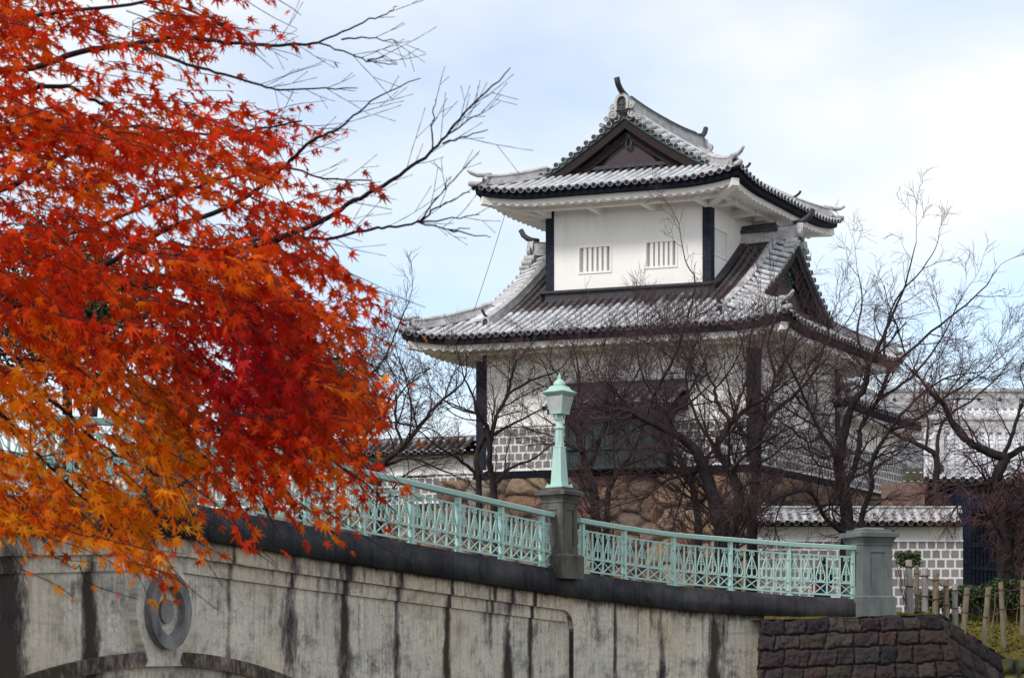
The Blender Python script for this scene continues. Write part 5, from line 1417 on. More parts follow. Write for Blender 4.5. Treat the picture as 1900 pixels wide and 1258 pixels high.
# ================================================================== trees
class Tree:
    def __init__(s, seed): s.r = random.Random(seed); s.limbs = []; s.twigs = []
    def limb(s, pts, r0, r1, smooth=3, wig=.02):
        P = np.array(pts, float)
        if len(P) > 2:
            n = smooth; Q = np.vstack([2 * P[0] - P[1], P, 2 * P[-1] - P[-2]]); o = []
            for i in range(1, len(Q) - 2):
                for t in np.linspace(0, 1, n, endpoint=False):
                    a, b, c, d = Q[i - 1], Q[i], Q[i + 1], Q[i + 2]
                    o.append(.5 * (2 * b + (c - a) * t + (2 * a - 5 * b + 4 * c - d) * t * t + (3 * b - a - 3 * c + d) * t ** 3))
            o.append(Q[-2]); P = np.array(o)
        P[1:-1] += np.array([[s.r.gauss(0, wig) for _ in range(3)] for _ in range(len(P) - 2)]).reshape(-1, 3) if len(P) > 2 else 0
        R_ = np.linspace(r0, r1, len(P)); s.limbs.append((P, R_)); return P, R_
    def grow(s, p, d, length, r, level, up=.15, spread=.8, dens=1.0, tw=True):
        n = max(4, int(length / .16)) if level < 2 else 4
        pts = [np.array(p)]; d = d / np.linalg.norm(d); step = length / n
        for i in range(n):
            j = np.array([s.r.gauss(0, 1) for _ in range(3)]) * (.13 if level < 2 else .09)
            d = d + j + np.array([0, 0, up * (.35 if level < 2 else .5)]); d /= np.linalg.norm(d)
            pts.append(pts[-1] + d * step)
        P = np.array(pts); rad = np.linspace(r, max(.0030, r * .45), len(P))
        (s.limbs if r > .012 else s.twigs).append((P, rad))
        if level >= 3: return
        sp = (.22, .15, .118)[level] / dens
        k = max(2, int(length / sp))
        for i in range(k):
            t = lerp(.18, 1.0, (i + s.r.random()) / k)
            x = t * (len(P) - 1); i0 = min(int(x), len(P) - 2); q = lerp(P[i0], P[i0 + 1], x - i0); tg = P[i0 + 1] - P[i0]; tg /= np.linalg.norm(tg)
            a = np.array([s.r.gauss(0, 1), s.r.gauss(0, 1), s.r.gauss(0, 1)]); a -= tg * (a @ tg); a /= np.linalg.norm(a) + 1e-9
            th = s.r.uniform(.45, 1.0) * spread
            nd = tg * math.cos(th) + a * math.sin(th)
            ln = (length * s.r.uniform(.36, .66) if level < 2 else s.r.uniform(.16, .46)) * (1.12 - .45 * t)
            s.grow(q, nd, max(.12, ln), max(.0047, r * .55 * (1 - .4 * t)), level + 1, up, spread, dens)
    def clothe(s, P, R_, f0, spacing, length, up=.15, spread=1.0, dens=1.0):
        L_ = np.concatenate([[0], np.cumsum(np.linalg.norm(np.diff(P, axis=0), axis=1))]); tot = L_[-1]
        x = f0 * tot
        while x < tot:
            q = np.array([np.interp(x, L_, P[:, i]) for i in range(3)]); q2 = np.array([np.interp(min(tot, x + .1), L_, P[:, i]) for i in range(3)]); q1 = np.array([np.interp(max(0, x - .1), L_, P[:, i]) for i in range(3)])
            tg = q2 - q1; tg /= np.linalg.norm(tg) + 1e-9; r = float(np.interp(x, L_, R_))
            a = np.array([s.r.gauss(0, 1), s.r.gauss(0, 1), s.r.gauss(0, 1) + .35]); a -= tg * (a @ tg); a /= np.linalg.norm(a) + 1e-9
            th = s.r.uniform(.6, 1.15) * spread
            hk = lerp(.42, 1.0, float(sstep(560, 720, HY - F * q[2] / q[1])))
            s.grow(q, tg * math.cos(th) + a * math.sin(th), hk * length * (kb := (1.45 if s.r.random() < .22 else 1.0)) * s.r.uniform(.6, 1.2), min(.020, max(.008, r * .42)) * (1.5 if kb > 1 else 1), 0 if s.r.random() < .8 else 1, up, .85, dens)
            x += spacing / hk ** .5 * s.r.uniform(.6, 1.4)
        s.grow(P[-1], P[-1] - P[-2], length * .9, max(.008, R_[-1] * .9), 0, up, .8, dens)
    def build(s, name, loc, label, cat, group, bark, twig):
        r = thing(name, loc, label, cat, group)
        Vt, Ft = tubes_np(s.limbs, 8); mesh_np("trunk", Vt, Ft, bark, r, True)
        if s.twigs: Vt, Ft = tubes_np(s.twigs, 3); mesh_np("crown", Vt, Ft, twig, r, True)
        return r

def traced(tr, Z, limbs, seed, spacing=.34, length=1.15, up=.15, f0=.25, dens=1.0, dz=.5):
    """limbs: (pixel polyline, r0, r1, depth drift towards/away from the viewer)."""
    for k, (pl, r0, r1, drift) in enumerate(limbs):
        n = len(pl); pts = []
        for i, (x, y) in enumerate(pl):
            pts.append(px(x, y, Z + drift * i / max(1, n - 1)))
        if pl[0][1] > 900:
            b = pts[0].copy(); gz = z_ground(b[0], b[1]); b[2] = min(b[2] - .3, gz - .2); pts.insert(0, b); r0 *= 1.12
        P, R_ = tr.limb(pts, r0, r1, 4, .012)
        if r1 < .05: tr.clothe(P, R_, f0, spacing, length, up, dens=dens)
G = "bare cherry trees below the castle"
def cherry(seed, Z, limbs, label, twig='twig', **kw):
    tr = Tree(seed); traced(tr, Z, limbs, seed, **kw)
    base = tr.limbs[0][0][0]
    return tr.build("cherry_tree", base, label, "cherry tree", G, M['bark'], M[twig])
CH = dict(spacing=.32, length=1.3, dens=1.0, up=.08)
cherry(1, 46, [([(700, 905), (704, 868), (745, 830), (780, 789), (805, 757), (847, 722)], .10, .03, -.8), ([(700, 905), (668, 853), (678, 808), (704, 776), (748, 724)], .09, .02, .8),
               ([(668, 853), (662, 791), (668, 718), (709, 673), (732, 623), (757, 565)], .05, .012, -.6), ([(745, 830), (735, 780), (742, 730), (790, 690)], .045, .012, .9), ([(704, 868), (760, 850), (810, 868), (860, 890)], .05, .015, -1.2), ([(668, 853), (640, 800), (632, 740), (655, 690), (680, 640)], .04, .012, .7)],
       "leaning bare cherry tree between the red maple leaves and the turret", **CH)
cherry(2, 44, [([(917, 916), (909, 865), (909, 830), (904, 789), (885, 767), (877, 732), (859, 694)], .095, .018, -.6), ([(909, 830), (920, 775), (942, 732), (948, 700), (961, 668), (985, 640)], .06, .014, .6),
               ([(888, 915), (883, 853), (892, 828), (902, 806)], .08, .055, 0), ([(909, 812), (958, 783), (1015, 754)], .045, .015, .8), ([(885, 880), (850, 850), (815, 830), (780, 800)], .05, .014, -.9), ([(885, 767), (850, 760), (815, 735)], .035, .012, .9), ([(915, 900), (945, 868), (990, 850), (1030, 820)], .05, .014, -.8), ([(942, 732), (985, 705), (1030, 690), (1060, 660)], .035, .010, .8)],
       "twin stemmed bare cherry tree to the left of the green street lamp", **CH)
cherry(3, 47, [([(1103, 935), (1092, 876), (1080, 839), (1072, 808), (1062, 765), (1075, 715), (1070, 665)], .13, .02, .5), ([(1092, 860), (1107, 840), (1111, 812), (1127, 802), (1150, 770), (1160, 720)], .06, .015, -.8),
               ([(1127, 935), (1136, 897), (1152, 866), (1173, 843), (1190, 800), (1205, 760)], .085, .02, -.6), ([(1080, 839), (1050, 820), (1030, 790), (1000, 770)], .045, .014, .7), ([(1152, 866), (1200, 850), (1240, 830)], .045, .014, .5), ([(1092, 876), (1120, 800), (1160, 730), (1195, 670), (1210, 630)], .055, .010, .7), ([(1072, 808), (1040, 760), (1020, 700), (1000, 660)], .04, .010, -.7), ([(1127, 802), (1140, 740), (1130, 690), (1140, 640)], .035, .010, .3)],
       "bare cherry tree right behind the green street lamp", **CH)
cherry(4, 42, [([(1340, 1010), (1329, 942), (1307, 872), (1288, 833), (1237, 797), (1195, 779), (1167, 763), (1135, 757)], .19, .03, -1.0), ([(1352, 1010), (1372, 926), (1354, 872), (1329, 833), (1342, 805), (1358, 783), (1386, 757), (1421, 738), (1470, 700)], .15, .02, .8),
               ([(1358, 783), (1332, 751), (1326, 720), (1316, 700), (1300, 650)], .06, .014, .6), ([(1195, 779), (1211, 738), (1227, 706), (1249, 668), (1265, 624), (1284, 563), (1290, 520), (1270, 480), (1262, 430)], .05, .008, .4),
               ([(1307, 872), (1275, 880), (1230, 893), (1200, 920)], .05, .02, -.8), ([(1237, 797), (1250, 765), (1290, 740), (1330, 700)], .05, .014, .8), ([(1386, 757), (1400, 700), (1390, 640), (1400, 590)], .04, .012, -.6), ([(1372, 926), (1420, 890), (1470, 880)], .05, .014, -.5), ([(1195, 779), (1150, 735), (1105, 700), (1080, 650)], .045, .010, .6), ([(1237, 797), (1215, 745), (1190, 690), (1180, 630)], .045, .010, -.5), ([(1329, 833), (1300, 790), (1275, 720), (1280, 660), (1310, 600)], .05, .010, .9), ([(1329, 942), (1290, 930), (1250, 900), (1210, 870)], .06, .014, .9), ([(1354, 872), (1400, 830), (1450, 800), (1500, 780)], .05, .012, -.9)],
       "biggest bare cherry tree, its long mossy limb reaching left before the tan stones", spacing=.30, length=1.45, dens=1.0, up=.08)
cherry(5, 45, [([(1396, 1010), (1399, 926), (1405, 862), (1408, 814), (1415, 783), (1421, 744), (1440, 700), (1470, 650)], .14, .02, .6), ([(1415, 783), (1443, 757), (1475, 732), (1510, 690), (1530, 640), (1545, 580)], .07, .012, -.6),
               ([(1408, 830), (1370, 790), (1355, 740), (1345, 690)], .05, .014, .8), ([(1440, 700), (1425, 640), (1440, 580), (1430, 520)], .04, .010, .3), ([(1405, 862), (1440, 840), (1480, 800)], .04, .014, .7), ([(1421, 744), (1390, 690), (1375, 630), (1350, 580)], .04, .010, .8), ([(1475, 732), (1500, 760), (1540, 770), (1580, 750)], .035, .010, .6)],
       "upright bare cherry tree in front of the turret's dark right corner post", spacing=.33, length=1.35, dens=1.0, up=.08)
cherry(6, 43, [([(1572, 985), (1568, 922), (1557, 872), (1561, 832), (1568, 800), (1582, 750), (1604, 718), (1611, 679), (1629, 646), (1650, 600), (1680, 530), (1700, 450)], .16, .010, .6), ([(1557, 872), (1547, 840), (1525, 807), (1497, 750), (1477, 700), (1454, 650), (1470, 590)], .07, .012, -.7),
               ([(1571, 905), (1582, 886), (1595, 822), (1597, 793), (1629, 743), (1650, 689), (1700, 640), (1760, 590), (1820, 540), (1850, 500)], .085, .010, .9), ([(1598, 970), (1618, 904), (1618, 857), (1650, 800), (1700, 740), (1760, 700), (1820, 690)], .075, .012, -.8),
               ([(1590, 1000), (1560, 985), (1525, 950), (1505, 915), (1486, 911), (1443, 925), (1405, 955)], .07, .02, -1.4), ([(1611, 679), (1590, 620), (1600, 560), (1590, 500)], .04, .009, .4), ([(1629, 743), (1690, 700), (1740, 640), (1780, 560)], .045, .010, .3), ([(1561, 832), (1530, 850), (1490, 830), (1450, 835)], .04, .010, .6), ([(1650, 689), (1640, 640), (1660, 560), (1710, 500), (1740, 450)], .04, .009, .5), ([(1650, 800), (1700, 780), (1750, 740), (1810, 700), (1870, 650)], .05, .010, .4), ([(1525, 807), (1500, 820), (1460, 790), (1430, 770)], .04, .010, -.5)],
       "tall spreading bare cherry tree rising behind the grey end pier", spacing=.31, length=1.45, dens=.95, up=.04)
cherry(7, 56.1, [([(1736, 985), (1736, 897), (1738, 850), (1718, 832), (1672, 811), (1640, 790)], .15, .04, -.5), ([(1738, 850), (1742, 800), (1760, 770), (1800, 745), (1850, 700), (1890, 650)], .07, .012, .7), ([(1718, 832), (1722, 790), (1715, 740), (1735, 690)], .05, .012, .7)],
       "short bare cherry tree in front of the dark gate's tiled roof", spacing=.36, length=1.1, dens=.9)
cherry(8, 41.5, [([(1866, 1045), (1861, 958), (1851, 883), (1861, 850), (1829, 836), (1797, 818), (1772, 793), (1750, 750), (1722, 722), (1704, 700)], .17, .02, -.6), ([(1856, 870), (1880, 840), (1920, 830), (1960, 850)], .10, .03, .5), ([(1885, 1040), (1882, 990), (1900, 930), (1940, 880)], .12, .03, .6),
                 ([(1861, 850), (1880, 800), (1900, 740), (1920, 690)], .06, .015, -.5), ([(1851, 890), (1815, 900), (1770, 905)], .07, .02, -.6), ([(1857, 920), (1900, 905), (1950, 920)], .06, .02, -.6)],
       "gnarled weeping cherry tree with pinkish twigs by the hedge", twig='twigpink', spacing=.20, length=1.2, up=-.14, dens=1.15)
cherry(9, 50, [([(160, 905), (168, 800), (190, 700), (235, 620), (290, 560), (330, 500)], .16, .02, .5), ([(168, 800), (130, 720), (90, 660), (40, 620)], .09, .02, -.5), ([(190, 700), (270, 690), (340, 640), (400, 600)], .07, .015, .5)],
       "bare cherry tree glimpsed behind the left railing through the maple leaves", spacing=.6, length=1.2, dens=.7)

cherry(10, 51, [([(1296, 985), (1290, 930), (1282, 890), (1262, 850), (1240, 790), (1235, 720), (1220, 650)], .12, .012, .5), ([(1282, 890), (1310, 850), (1350, 800), (1380, 720), (1400, 650)], .07, .012, .6), ([(1262, 850), (1220, 815), (1170, 780), (1120, 720)], .06, .012, -.5), ([(1240, 790), (1270, 740), (1300, 690), (1320, 640)], .05, .010, -.4), ([(1310, 850), (1370, 840), (1430, 820), (1480, 760)], .05, .012, .3)],
       "slender bare cherry tree with a mossy leaning trunk, farther back near the stone base", spacing=.33, length=1.4, dens=1.0, up=.08)

# evergreens glimpsed through the maple
for xp, yp, Z, rx, rz, lab, sd_ in ((120, 560, 52, 3.0, 2.6, "dark evergreen tree at the far left glimpsed through the maple leaves", 3), (560, 745, 54, 2.3, 1.5, "low dark evergreen behind the maple's lower right leaves", 4)):
    c = px(xp, yp, Z); rg = np.random.default_rng(sd_); base = np.array([c[0], Z, 1.6])
    r = thing("evergreen_tree", base, lab, "evergreen tree", "evergreen trees behind the maple")
    n = 14000; cl = rg.normal(size=(70, 3)); cl /= np.linalg.norm(cl, axis=1)[:, None]; cl = c + cl * np.array([rx, rx * .8, rz]) * rg.random((70, 1)) ** .6 + np.array([0, 0, -.25]) * rg.random((70, 1))
    C = cl[rg.integers(0, 70, n)] + rg.normal(size=(n, 3)) * np.array([.42, .42, .26])
    leaf_mass("crown", C, np.array([0, 0, .5]), .11, rg, M['green'], r)
    tr = [(np.array([base + [0, 0, -.5], lerp(base, c, .5) + [.1, 0, 0], c + [0, 0, rz * .7]]), np.array([.22, .17, .05]))]
    for q in cl[:24]: tr.append((np.array([lerp(base, c, .8), lerp(lerp(base, c, .8), q, .5) + [0, 0, .1], q]), np.array([.06, .04, .015])))
    Vt, Ft = tubes_np(tr, 6); mesh_np("trunk", Vt, Ft, M['bark'], r, True)

# ================================================================== MAPLE in the foreground
mr = random.Random(77); ng = np.random.default_rng(77)
MZ = 5.6
maple_base = np.array([-3.25, 6.2, -1.62])
mt = Tree(70)
trunk, _ = mt.limb([maple_base + [0, 0, -.2], (-3.2, 6.15, -.6), (-3.05, 6.05, .4), (-2.95, 5.95, 1.2), (-2.8, 5.8, 2.1), (-2.75, 5.8, 3.0)], .17, .06, 4, .01)
def mlimb(pl, r0, r1, za=MZ, zb=MZ):
    n = len(pl); P = [px(x, y, lerp(za, zb, i / max(1, n - 1)) ) for i, (x, y) in enumerate(pl)]
    if pl[0][0] < 0:                                   # runs back to the trunk outside the frame
        z = P[0][2]; k = np.argmin(np.abs(trunk[:, 2] - (z - .15))); P.insert(0, lerp(trunk[k], P[0], .5) + np.array([0, 0, .04])); P.insert(0, trunk[k])
    return mt.limb(P, r0 * .76, r1 * .9, 4, .0022)
ML = []
def add(pl, r0, r1, za=MZ, zb=MZ): ML.append(mlimb(pl, r0, r1, za, zb))
add([(-120, 200), (0, 182), (73, 163), (127, 162), (167, 183), (200, 200), (234, 213)], .014, .005, 5.4, 5.6)
add([(-120, 390), (0, 354), (43, 334), (90, 307), (133, 284), (157, 264), (180, 230)], .016, .006, 5.2, 5.4)
add([(-120, 150), (60, 125), (140, 100), (207, 87), (247, 82), (300, 73), (357, 69), (400, 77), (488, 85), (545, 84), (590, 80)], .015, .0042, 5.5, 5.2)
add([(590, 80), (634, 62), (685, 38), (718, 26), (737, 12)], .0042, .0015, 5.2, 5.1)
add([(247, 82), (300, 103), (360, 123), (400, 133), (484, 159), (521, 166), (605, 165), (663, 164)], .0085, .0016, 5.5, 5.1)
add([(-120, 600), (60, 560), (180, 500), (300, 430), (418, 386), (488, 344), (521, 315), (554, 283), (590, 256), (627, 238), (656, 216), (704, 179), (780, 146)], .016, .0015, 5.6, 5.0)
add([(-120, 570), (100, 545), (250, 530), (350, 500), (410, 478), (466, 457), (546, 432), (605, 406), (656, 373), (711, 346), (751, 318), (802, 280), (835, 241), (872, 198), (927, 150), (947, 126)], .019, .0015, 5.5, 4.9)
add([(350, 500), (440, 450), (517, 443), (605, 443), (678, 428), (722, 421), (777, 413), (802, 393), (835, 372), (872, 357)], .009, .0015, 5.5, 5.0)
for pl in ([(802, 280), (803, 219), (808, 185)], [(821, 267), (868, 252), (905, 241)], [(824, 256), (862, 228), (899, 203)], [(777, 413), (832, 426), (872, 424)], [(832, 426), (870, 434), (910, 441)], [(777, 413), (810, 370), (835, 329)], [(777, 413), (840, 405), (890, 398)],
           [(590, 80), (634, 95), (682, 112), (705, 118), (737, 120)], [(634, 74), (685, 72), (737, 78)], [(682, 112), (700, 108), (717, 105)]): add(pl, .0036, .0014, 5.1, 5.0)
add([(350, 462), (417, 465), (471, 459), (503, 451), (546, 432)], .010, .008, 5.6, 5.5)
add([(-120, 640), (0, 655), (34, 663), (86, 672), (137, 686)], .010, .003, 5.0, 5.2)
add([(-120, 640), (0, 682), (57, 717), (114, 757), (169, 809), (214, 843), (272, 869), (330, 900)], .013, .0035, 5.0, 5.6)
add([(-120, 730), (0, 769), (29, 806), (57, 832), (94, 866), (137, 906), (200, 969), (243, 1029), (266, 1060)], .012, .002, 4.9, 5.4)
add([(-120, 560), (229, 529), (274, 531), (315, 523), (349, 486)], .014, .005, 5.9, 5.8)
add([(229, 529), (300, 549), (394, 580), (470, 600), (528, 619), (566, 635), (604, 658), (660, 680), (720, 700)], .010, .002, 5.9, 5.3)
add([(300, 549), (360, 640), (450, 730), (540, 800), (610, 850), (680, 900), (735, 950)], .009, .002, 5.7, 5.0)
add([(360, 640), (400, 740), (440, 820), (480, 900), (500, 960)], .007, .002, 5.6, 5.2)
add([(229, 529), (250, 640), (280, 760), (310, 860), (330, 950), (325, 1030)], .009, .002, 5.6, 5.3)
add([(-120, 60), (60, 30), (180, 15), (300, 5), (380, 30), (430, 50)], .011, .003, 5.3, 5.2)
add([(-120, 270), (120, 250), (260, 235), (380, 250), (480, 240), (560, 225)], .011, .003, 5.9, 5.6)
add([(-120, 480), (150, 430), (300, 370), (420, 330), (520, 310), (600, 330), (690, 335)], .012, .0025, 6.2, 5.5)
add([(57, 832), (60, 900), (40, 950), (90, 1010)], .006, .002, 5.0, 5.2)
add([(40, 955), (80, 1005), (105, 1035), (140, 1055)], .003, .0012, 5.2, 5.2)
allP = np.concatenate([p for p, r in ML]); 
# bare straight twigs near the tips on the sky side
for P, R_ in list(mt.limbs[1:]):
    tipx = CX + F * P[-1][0] / P[-1][1]
    if tipx < 560: continue
    L_ = np.concatenate([[0], np.cumsum(np.linalg.norm(np.diff(P, axis=0), axis=1))]); x = L_[-1] * .42
    while x < L_[-1] * .97:
        q = np.array([np.interp(x, L_, P[:, i]) for i in range(3)]); q2 = np.array([np.interp(min(L_[-1], x + .03), L_, P[:, i]) for i in range(3)]); tg = q2 - q
        if np.linalg.norm(tg) > 1e-6 and CX + F * q[0] / q[1] > 470:
            tg /= np.linalg.norm(tg)
            for sgn in (1, -1):
                if mr.random() < .34:
                    a = mr.uniform(.3, .62) * sgn + .12; d = np.array([tg[0] * math.cos(a) - tg[2] * math.sin(a), tg[1] + mr.gauss(0, .35), tg[0] * math.sin(a) + tg[2] * math.cos(a)]); d /= np.linalg.norm(d)
                    ln = mr.uniform(.07, .27) * (1.15 - .5 * x / L_[-1]); k = 6
                    pts = [q]; dd = d
                    for i in range(k): dd = dd + np.array([mr.gauss(0, .035) for _ in range(3)]) + np.array([0, 0, .02]); pts.append(pts[-1] + dd / np.linalg.norm(dd) * ln / k)
                    rad = np.array([.0012, .0008, .0012, .0007, .0011, .0006, .0010]); mt.twigs.append((np.array(pts), rad))
                    if ln > .09:
                        e = pts[3]; a2 = a + .5 * mr.choice((-1, 1)); d2 = np.array([tg[0] * math.cos(a2) - tg[2] * math.sin(a2), mr.gauss(0, .3), tg[0] * math.sin(a2) + tg[2] * math.cos(a2)])
                        mt.twigs.append((np.array([e, e + d2 * ln * .25, e + d2 * ln * .5]), np.array([.0009, .0007, .0009])))
        x += mr.uniform(.018, .05)
# leaf density over the picture area the crown fills
DG = np.array([
 [.97, .93, .40, .95, .38, .03, 0, 0, 0], [.98, .95, .62, .30, .20, .03, 0, 0, 0], [.98, .98, .92, .88, .82, .58, .06, 0, 0], [.98, .97, .95, .95, .92, .60, .22, .02, 0],
 [.95, .97, .97, .97, .96, .90, .42, .02, 0], [.96, .97, .95, .97, .97, .95, .66, .03, 0], [.95, .92, .94, 1, 1, .95, .62, .05, 0], [.86, .78, .88, 1, 1, .95, .60, .03, 0],
 [.80, .62, .72, .98, .97, .88, .60, .05, 0], [.84, .76, .82, .50, .36, .24, .30, .06, 0], [.06, .24, .42, .22, .0, .0, 0, 0, 0], [0, 0, 0, 0, 0, 0, 0, 0, 0]])
def dens(x, y):
    gx = min(max(x / 100 - .5, 0), 7.999); gy = min(max(y / 100 - .5, 0), 10.999); i, j = int(gy), int(gx); a, b = gy - i, gx - j
    return (DG[i, j] * (1 - a) * (1 - b) + DG[i + 1, j] * a * (1 - b) + DG[i, j + 1] * (1 - a) * b + DG[i + 1, j + 1] * a * b)
lp, ln_, lt, lc = [], [], [], []
def leafcol(x, y, Z, so=0.0):
    n1 = mnoise.noise(Vector((x / 130, y / 130, Z * .8))); n2 = mr.gauss(0, 1)
    yel = float(sstep(590, 760, y)) * (1 - float(sstep(300, 460, x))) * .64 + .10 + .22 * float(sstep(420, 640, x)) * float(sstep(400, 520, y)) + .30 * n1 + .17 * n2 + so
    crim = math.exp(-((x - 470) / 210) ** 2 - ((y - 700) / 150) ** 2) * 1.1 - .15 + .35 * mnoise.noise(Vector((x / 90 + 9, y / 90, Z)))
    red, ora, yl, cr_ = np.array([.58, .028, .004]), np.array([.80, .125, .005]), np.array([.86, .32, .012]), np.array([.43, .006, .014])
    c = lerp(red, ora, float(np.clip(yel * 1.9, 0, 1))); c = lerp(c, yl, float(np.clip((yel - .5) * 1.6, 0, 1)))
    c = lerp(c, cr_, float(np.clip(crim, 0, .9)))
    return np.minimum(c * mr.uniform(.68, 1.4), .95)
nspray = 0; tries = 0
while nspray < 1230 and tries < 60000:
    tries += 1
    x, y = mr.uniform(-230, 800), mr.uniform(-160, 1100); d = dens(x, y)
    if x < 0 or y < 0: d *= .7
    if y < 520: d *= float(np.clip(.62 + 1.25 * mnoise.noise(Vector((x / 75, y / 48, 4.2))), .05, 1))
    else: d *= float(np.clip(.80 + 1.1 * mnoise.noise(Vector((x / 70, y / 45, 9.2))), .15, 1)) if x < 420 else 1.0
    if mr.random() > d ** 1.3: continue
    crimson = math.exp(-((x - 450) / 200) ** 2 - ((y - 700) / 170) ** 2)
    Z = mr.uniform(4.9, 6.6) if mr.random() > .35 + .4 * crimson else mr.uniform(3.9, 4.9)
    if x < 450 and 180 < y < 620 and mr.random() < .3: Z = mr.uniform(3.6, 4.6)
    ang = R(-6 - 30 * float(sstep(200, 700, y)) + mr.gauss(0, 16))
    dv = np.array([math.cos(ang), mr.gauss(0, .35), math.sin(ang)]); dv /= np.linalg.norm(dv)
    L_ = mr.uniform(.16, .34); c = px(x, y, Z); p0 = c - dv * L_ * .5; k = 7
    pts = [p0]; dd = dv.copy()
    for i in range(k): dd = dd + np.array([mr.gauss(0, .07), mr.gauss(0, .07), mr.gauss(0, .06) - .03]); dd /= np.linalg.norm(dd); pts.append(pts[-1] + dd * L_ / k)
    # branchlet back to the nearest limb (only if close, so that no long wires cross the crown)
    dist = np.linalg.norm(allP - p0, axis=1); q = allP[np.argmin(dist)]
    if dist.min() < (.32 if y > 300 else .12):
        m_ = lerp(q, p0, .5) + np.array([mr.gauss(0, .02), 0, .03]); mt.twigs.append((np.array([q, m_, p0]), np.array([.0024, .0018, .0013])))
    mt.twigs.append((np.array(pts), np.linspace(.0017, .0009, k + 1))); nspray += 1
    nl = mr.randint(11, 18); so = mr.gauss(0, .17)
    for i in range(nl):
        t = (i + .5 + mr.uniform(-.4, .4)) / nl * k; i0 = min(int(t), k - 1); b = lerp(pts[i0], pts[i0 + 1], t - i0); tg = pts[i0 + 1] - pts[i0]; tg /= np.linalg.norm(tg)
        sd_ = np.cross(tg, (0, 0, 1.0)); sd_ /= np.linalg.norm(sd_) + 1e-9; sd_ *= (1 if i % 2 else -1)
        tip = tg * mr.uniform(.3, 1.0) + sd_ * mr.uniform(.1, 1.0) + np.array([mr.gauss(0, .3), mr.gauss(0, .3), -mr.uniform(.0, .8)]); tip /= np.linalg.norm(tip)
        c = b + tip * mr.uniform(.012, .03)
        xx, yy = CX + F * c[0] / c[1], HY - F * c[2] / c[1]
        if c[1] < 3.3: continue
        dn = dens(xx, yy) if xx < 900 else 0
        if mr.random() > min(1, dn * 1.35): continue
        nv = np.array([mr.gauss(0, .55), -.45 + mr.gauss(0, .55), .55 + mr.gauss(0, .5)]); nv -= tip * (nv @ tip); nv /= np.linalg.norm(nv) + 1e-9
        lp.append(c); ln_.append(nv); lt.append(tip); lc.append(leafcol(xx, yy, c[1], so))
# a few loose leaves on the bare twigs
for x, y, Z in ((463, 36, 5.2), (478, 58, 5.2), (508, 50, 5.2), (470, 83, 5.2), (495, 85, 5.2), (543, 86, 5.2), (573, 87, 5.2), (622, 118, 5.2), (628, 345, 5.1), (643, 340, 5.1), (676, 320, 5.05), (688, 345, 5.05), (640, 345, 5.1), (700, 352, 5.05), (678, 415, 5.05), (585, 345, 5.1), (560, 343, 5.1), (708, 365, 5.05), (95, 1024, 5.2), (125, 1031, 5.2), (415, 50, 5.2), (602, 255, 5.1), (585, 245, 5.1), (445, 140, 5.3), (690, 340, 5.0), (630, 350, 5.1)):
    tip = np.array([mr.gauss(.4, .6), mr.gauss(0, .3), -.6]); tip /= np.linalg.norm(tip); nv = np.array([mr.gauss(0, .5), -.8, .4]); nv -= tip * (nv @ tip); nv /= np.linalg.norm(nv)
    lp.append(px(x, y, Z)); ln_.append(nv); lt.append(tip); lc.append(np.array([.42, .05, .02]) * mr.uniform(.7, 1.1))
lp, ln_, lt, lc = map(np.array, (lp, ln_, lt, lc))
# palmate leaf: seven lobes, slender points
tips = [(-128, .50), (-82, .80), (-40, .96), (0, 1.06), (40, .96), (82, .80), (128, .50)]
ring_ = []
for i, (a, r) in enumerate(tips):
    if i: ring_.append(((tips[i - 1][0] + a) / 2, .30 if abs(a) > 60 else .33))
    ring_ += [(a - 9, r * .55), (a, r), (a + 9, r * .55)]
ring_.append((180, .10))
tv = [(0.0, 0.0, 0.0)] + [(r * math.cos(R(a)), r * math.sin(R(a)), -.16 * r * r + .05 * abs(math.sin(R(a * 3.2)))) for a, r in ring_]
tv = np.array(tv); nr = len(ring_); tf = np.array([(0, 1 + i, 1 + (i + 1) % nr) for i in range(nr)])
B3 = np.cross(ln_, lt); n = len(lp); sz = ng.uniform(.019, .037, n)[:, None, None]
curl = ng.uniform(-1.2, 4.2, n)[:, None]
V = lp[:, None] + sz * (tv[None, :, 0, None] * lt[:, None] + tv[None, :, 1, None] * B3[:, None] * ng.uniform(.6, 1.0, n)[:, None, None] + (tv[None, :, 2] * curl)[..., None] * ln_[:, None])
Fa = (tf[None] + (np.arange(n) * len(tv))[:, None, None]).reshape(-1, 3)
colv = np.repeat(np.concatenate([lc, np.ones((n, 1))], 1), len(tv), axis=0)
mroot = thing("maple_tree", maple_base, "red and orange autumn maple filling the near left, with bare twigs reaching over the sky", "maple tree")
Vt, Ft = tubes_np(mt.limbs, 8); mesh_np("trunk", Vt, Ft, M['mbark'], mroot, True)
Vt, Ft = tubes_np(mt.twigs, 5); mesh_np("twigs", Vt, Ft, M['mbark'], mroot, True)
mesh_np("crown", V.reshape(-1, 3), Fa, M['leaf'], mroot, False, {"col": ('FLOAT_COLOR', 'POINT', colv)})
print("twigs", sum(len(o.data.vertices) for o in scene.objects if o.name.startswith('crown')), "leaves", n, "sprays", nspray)

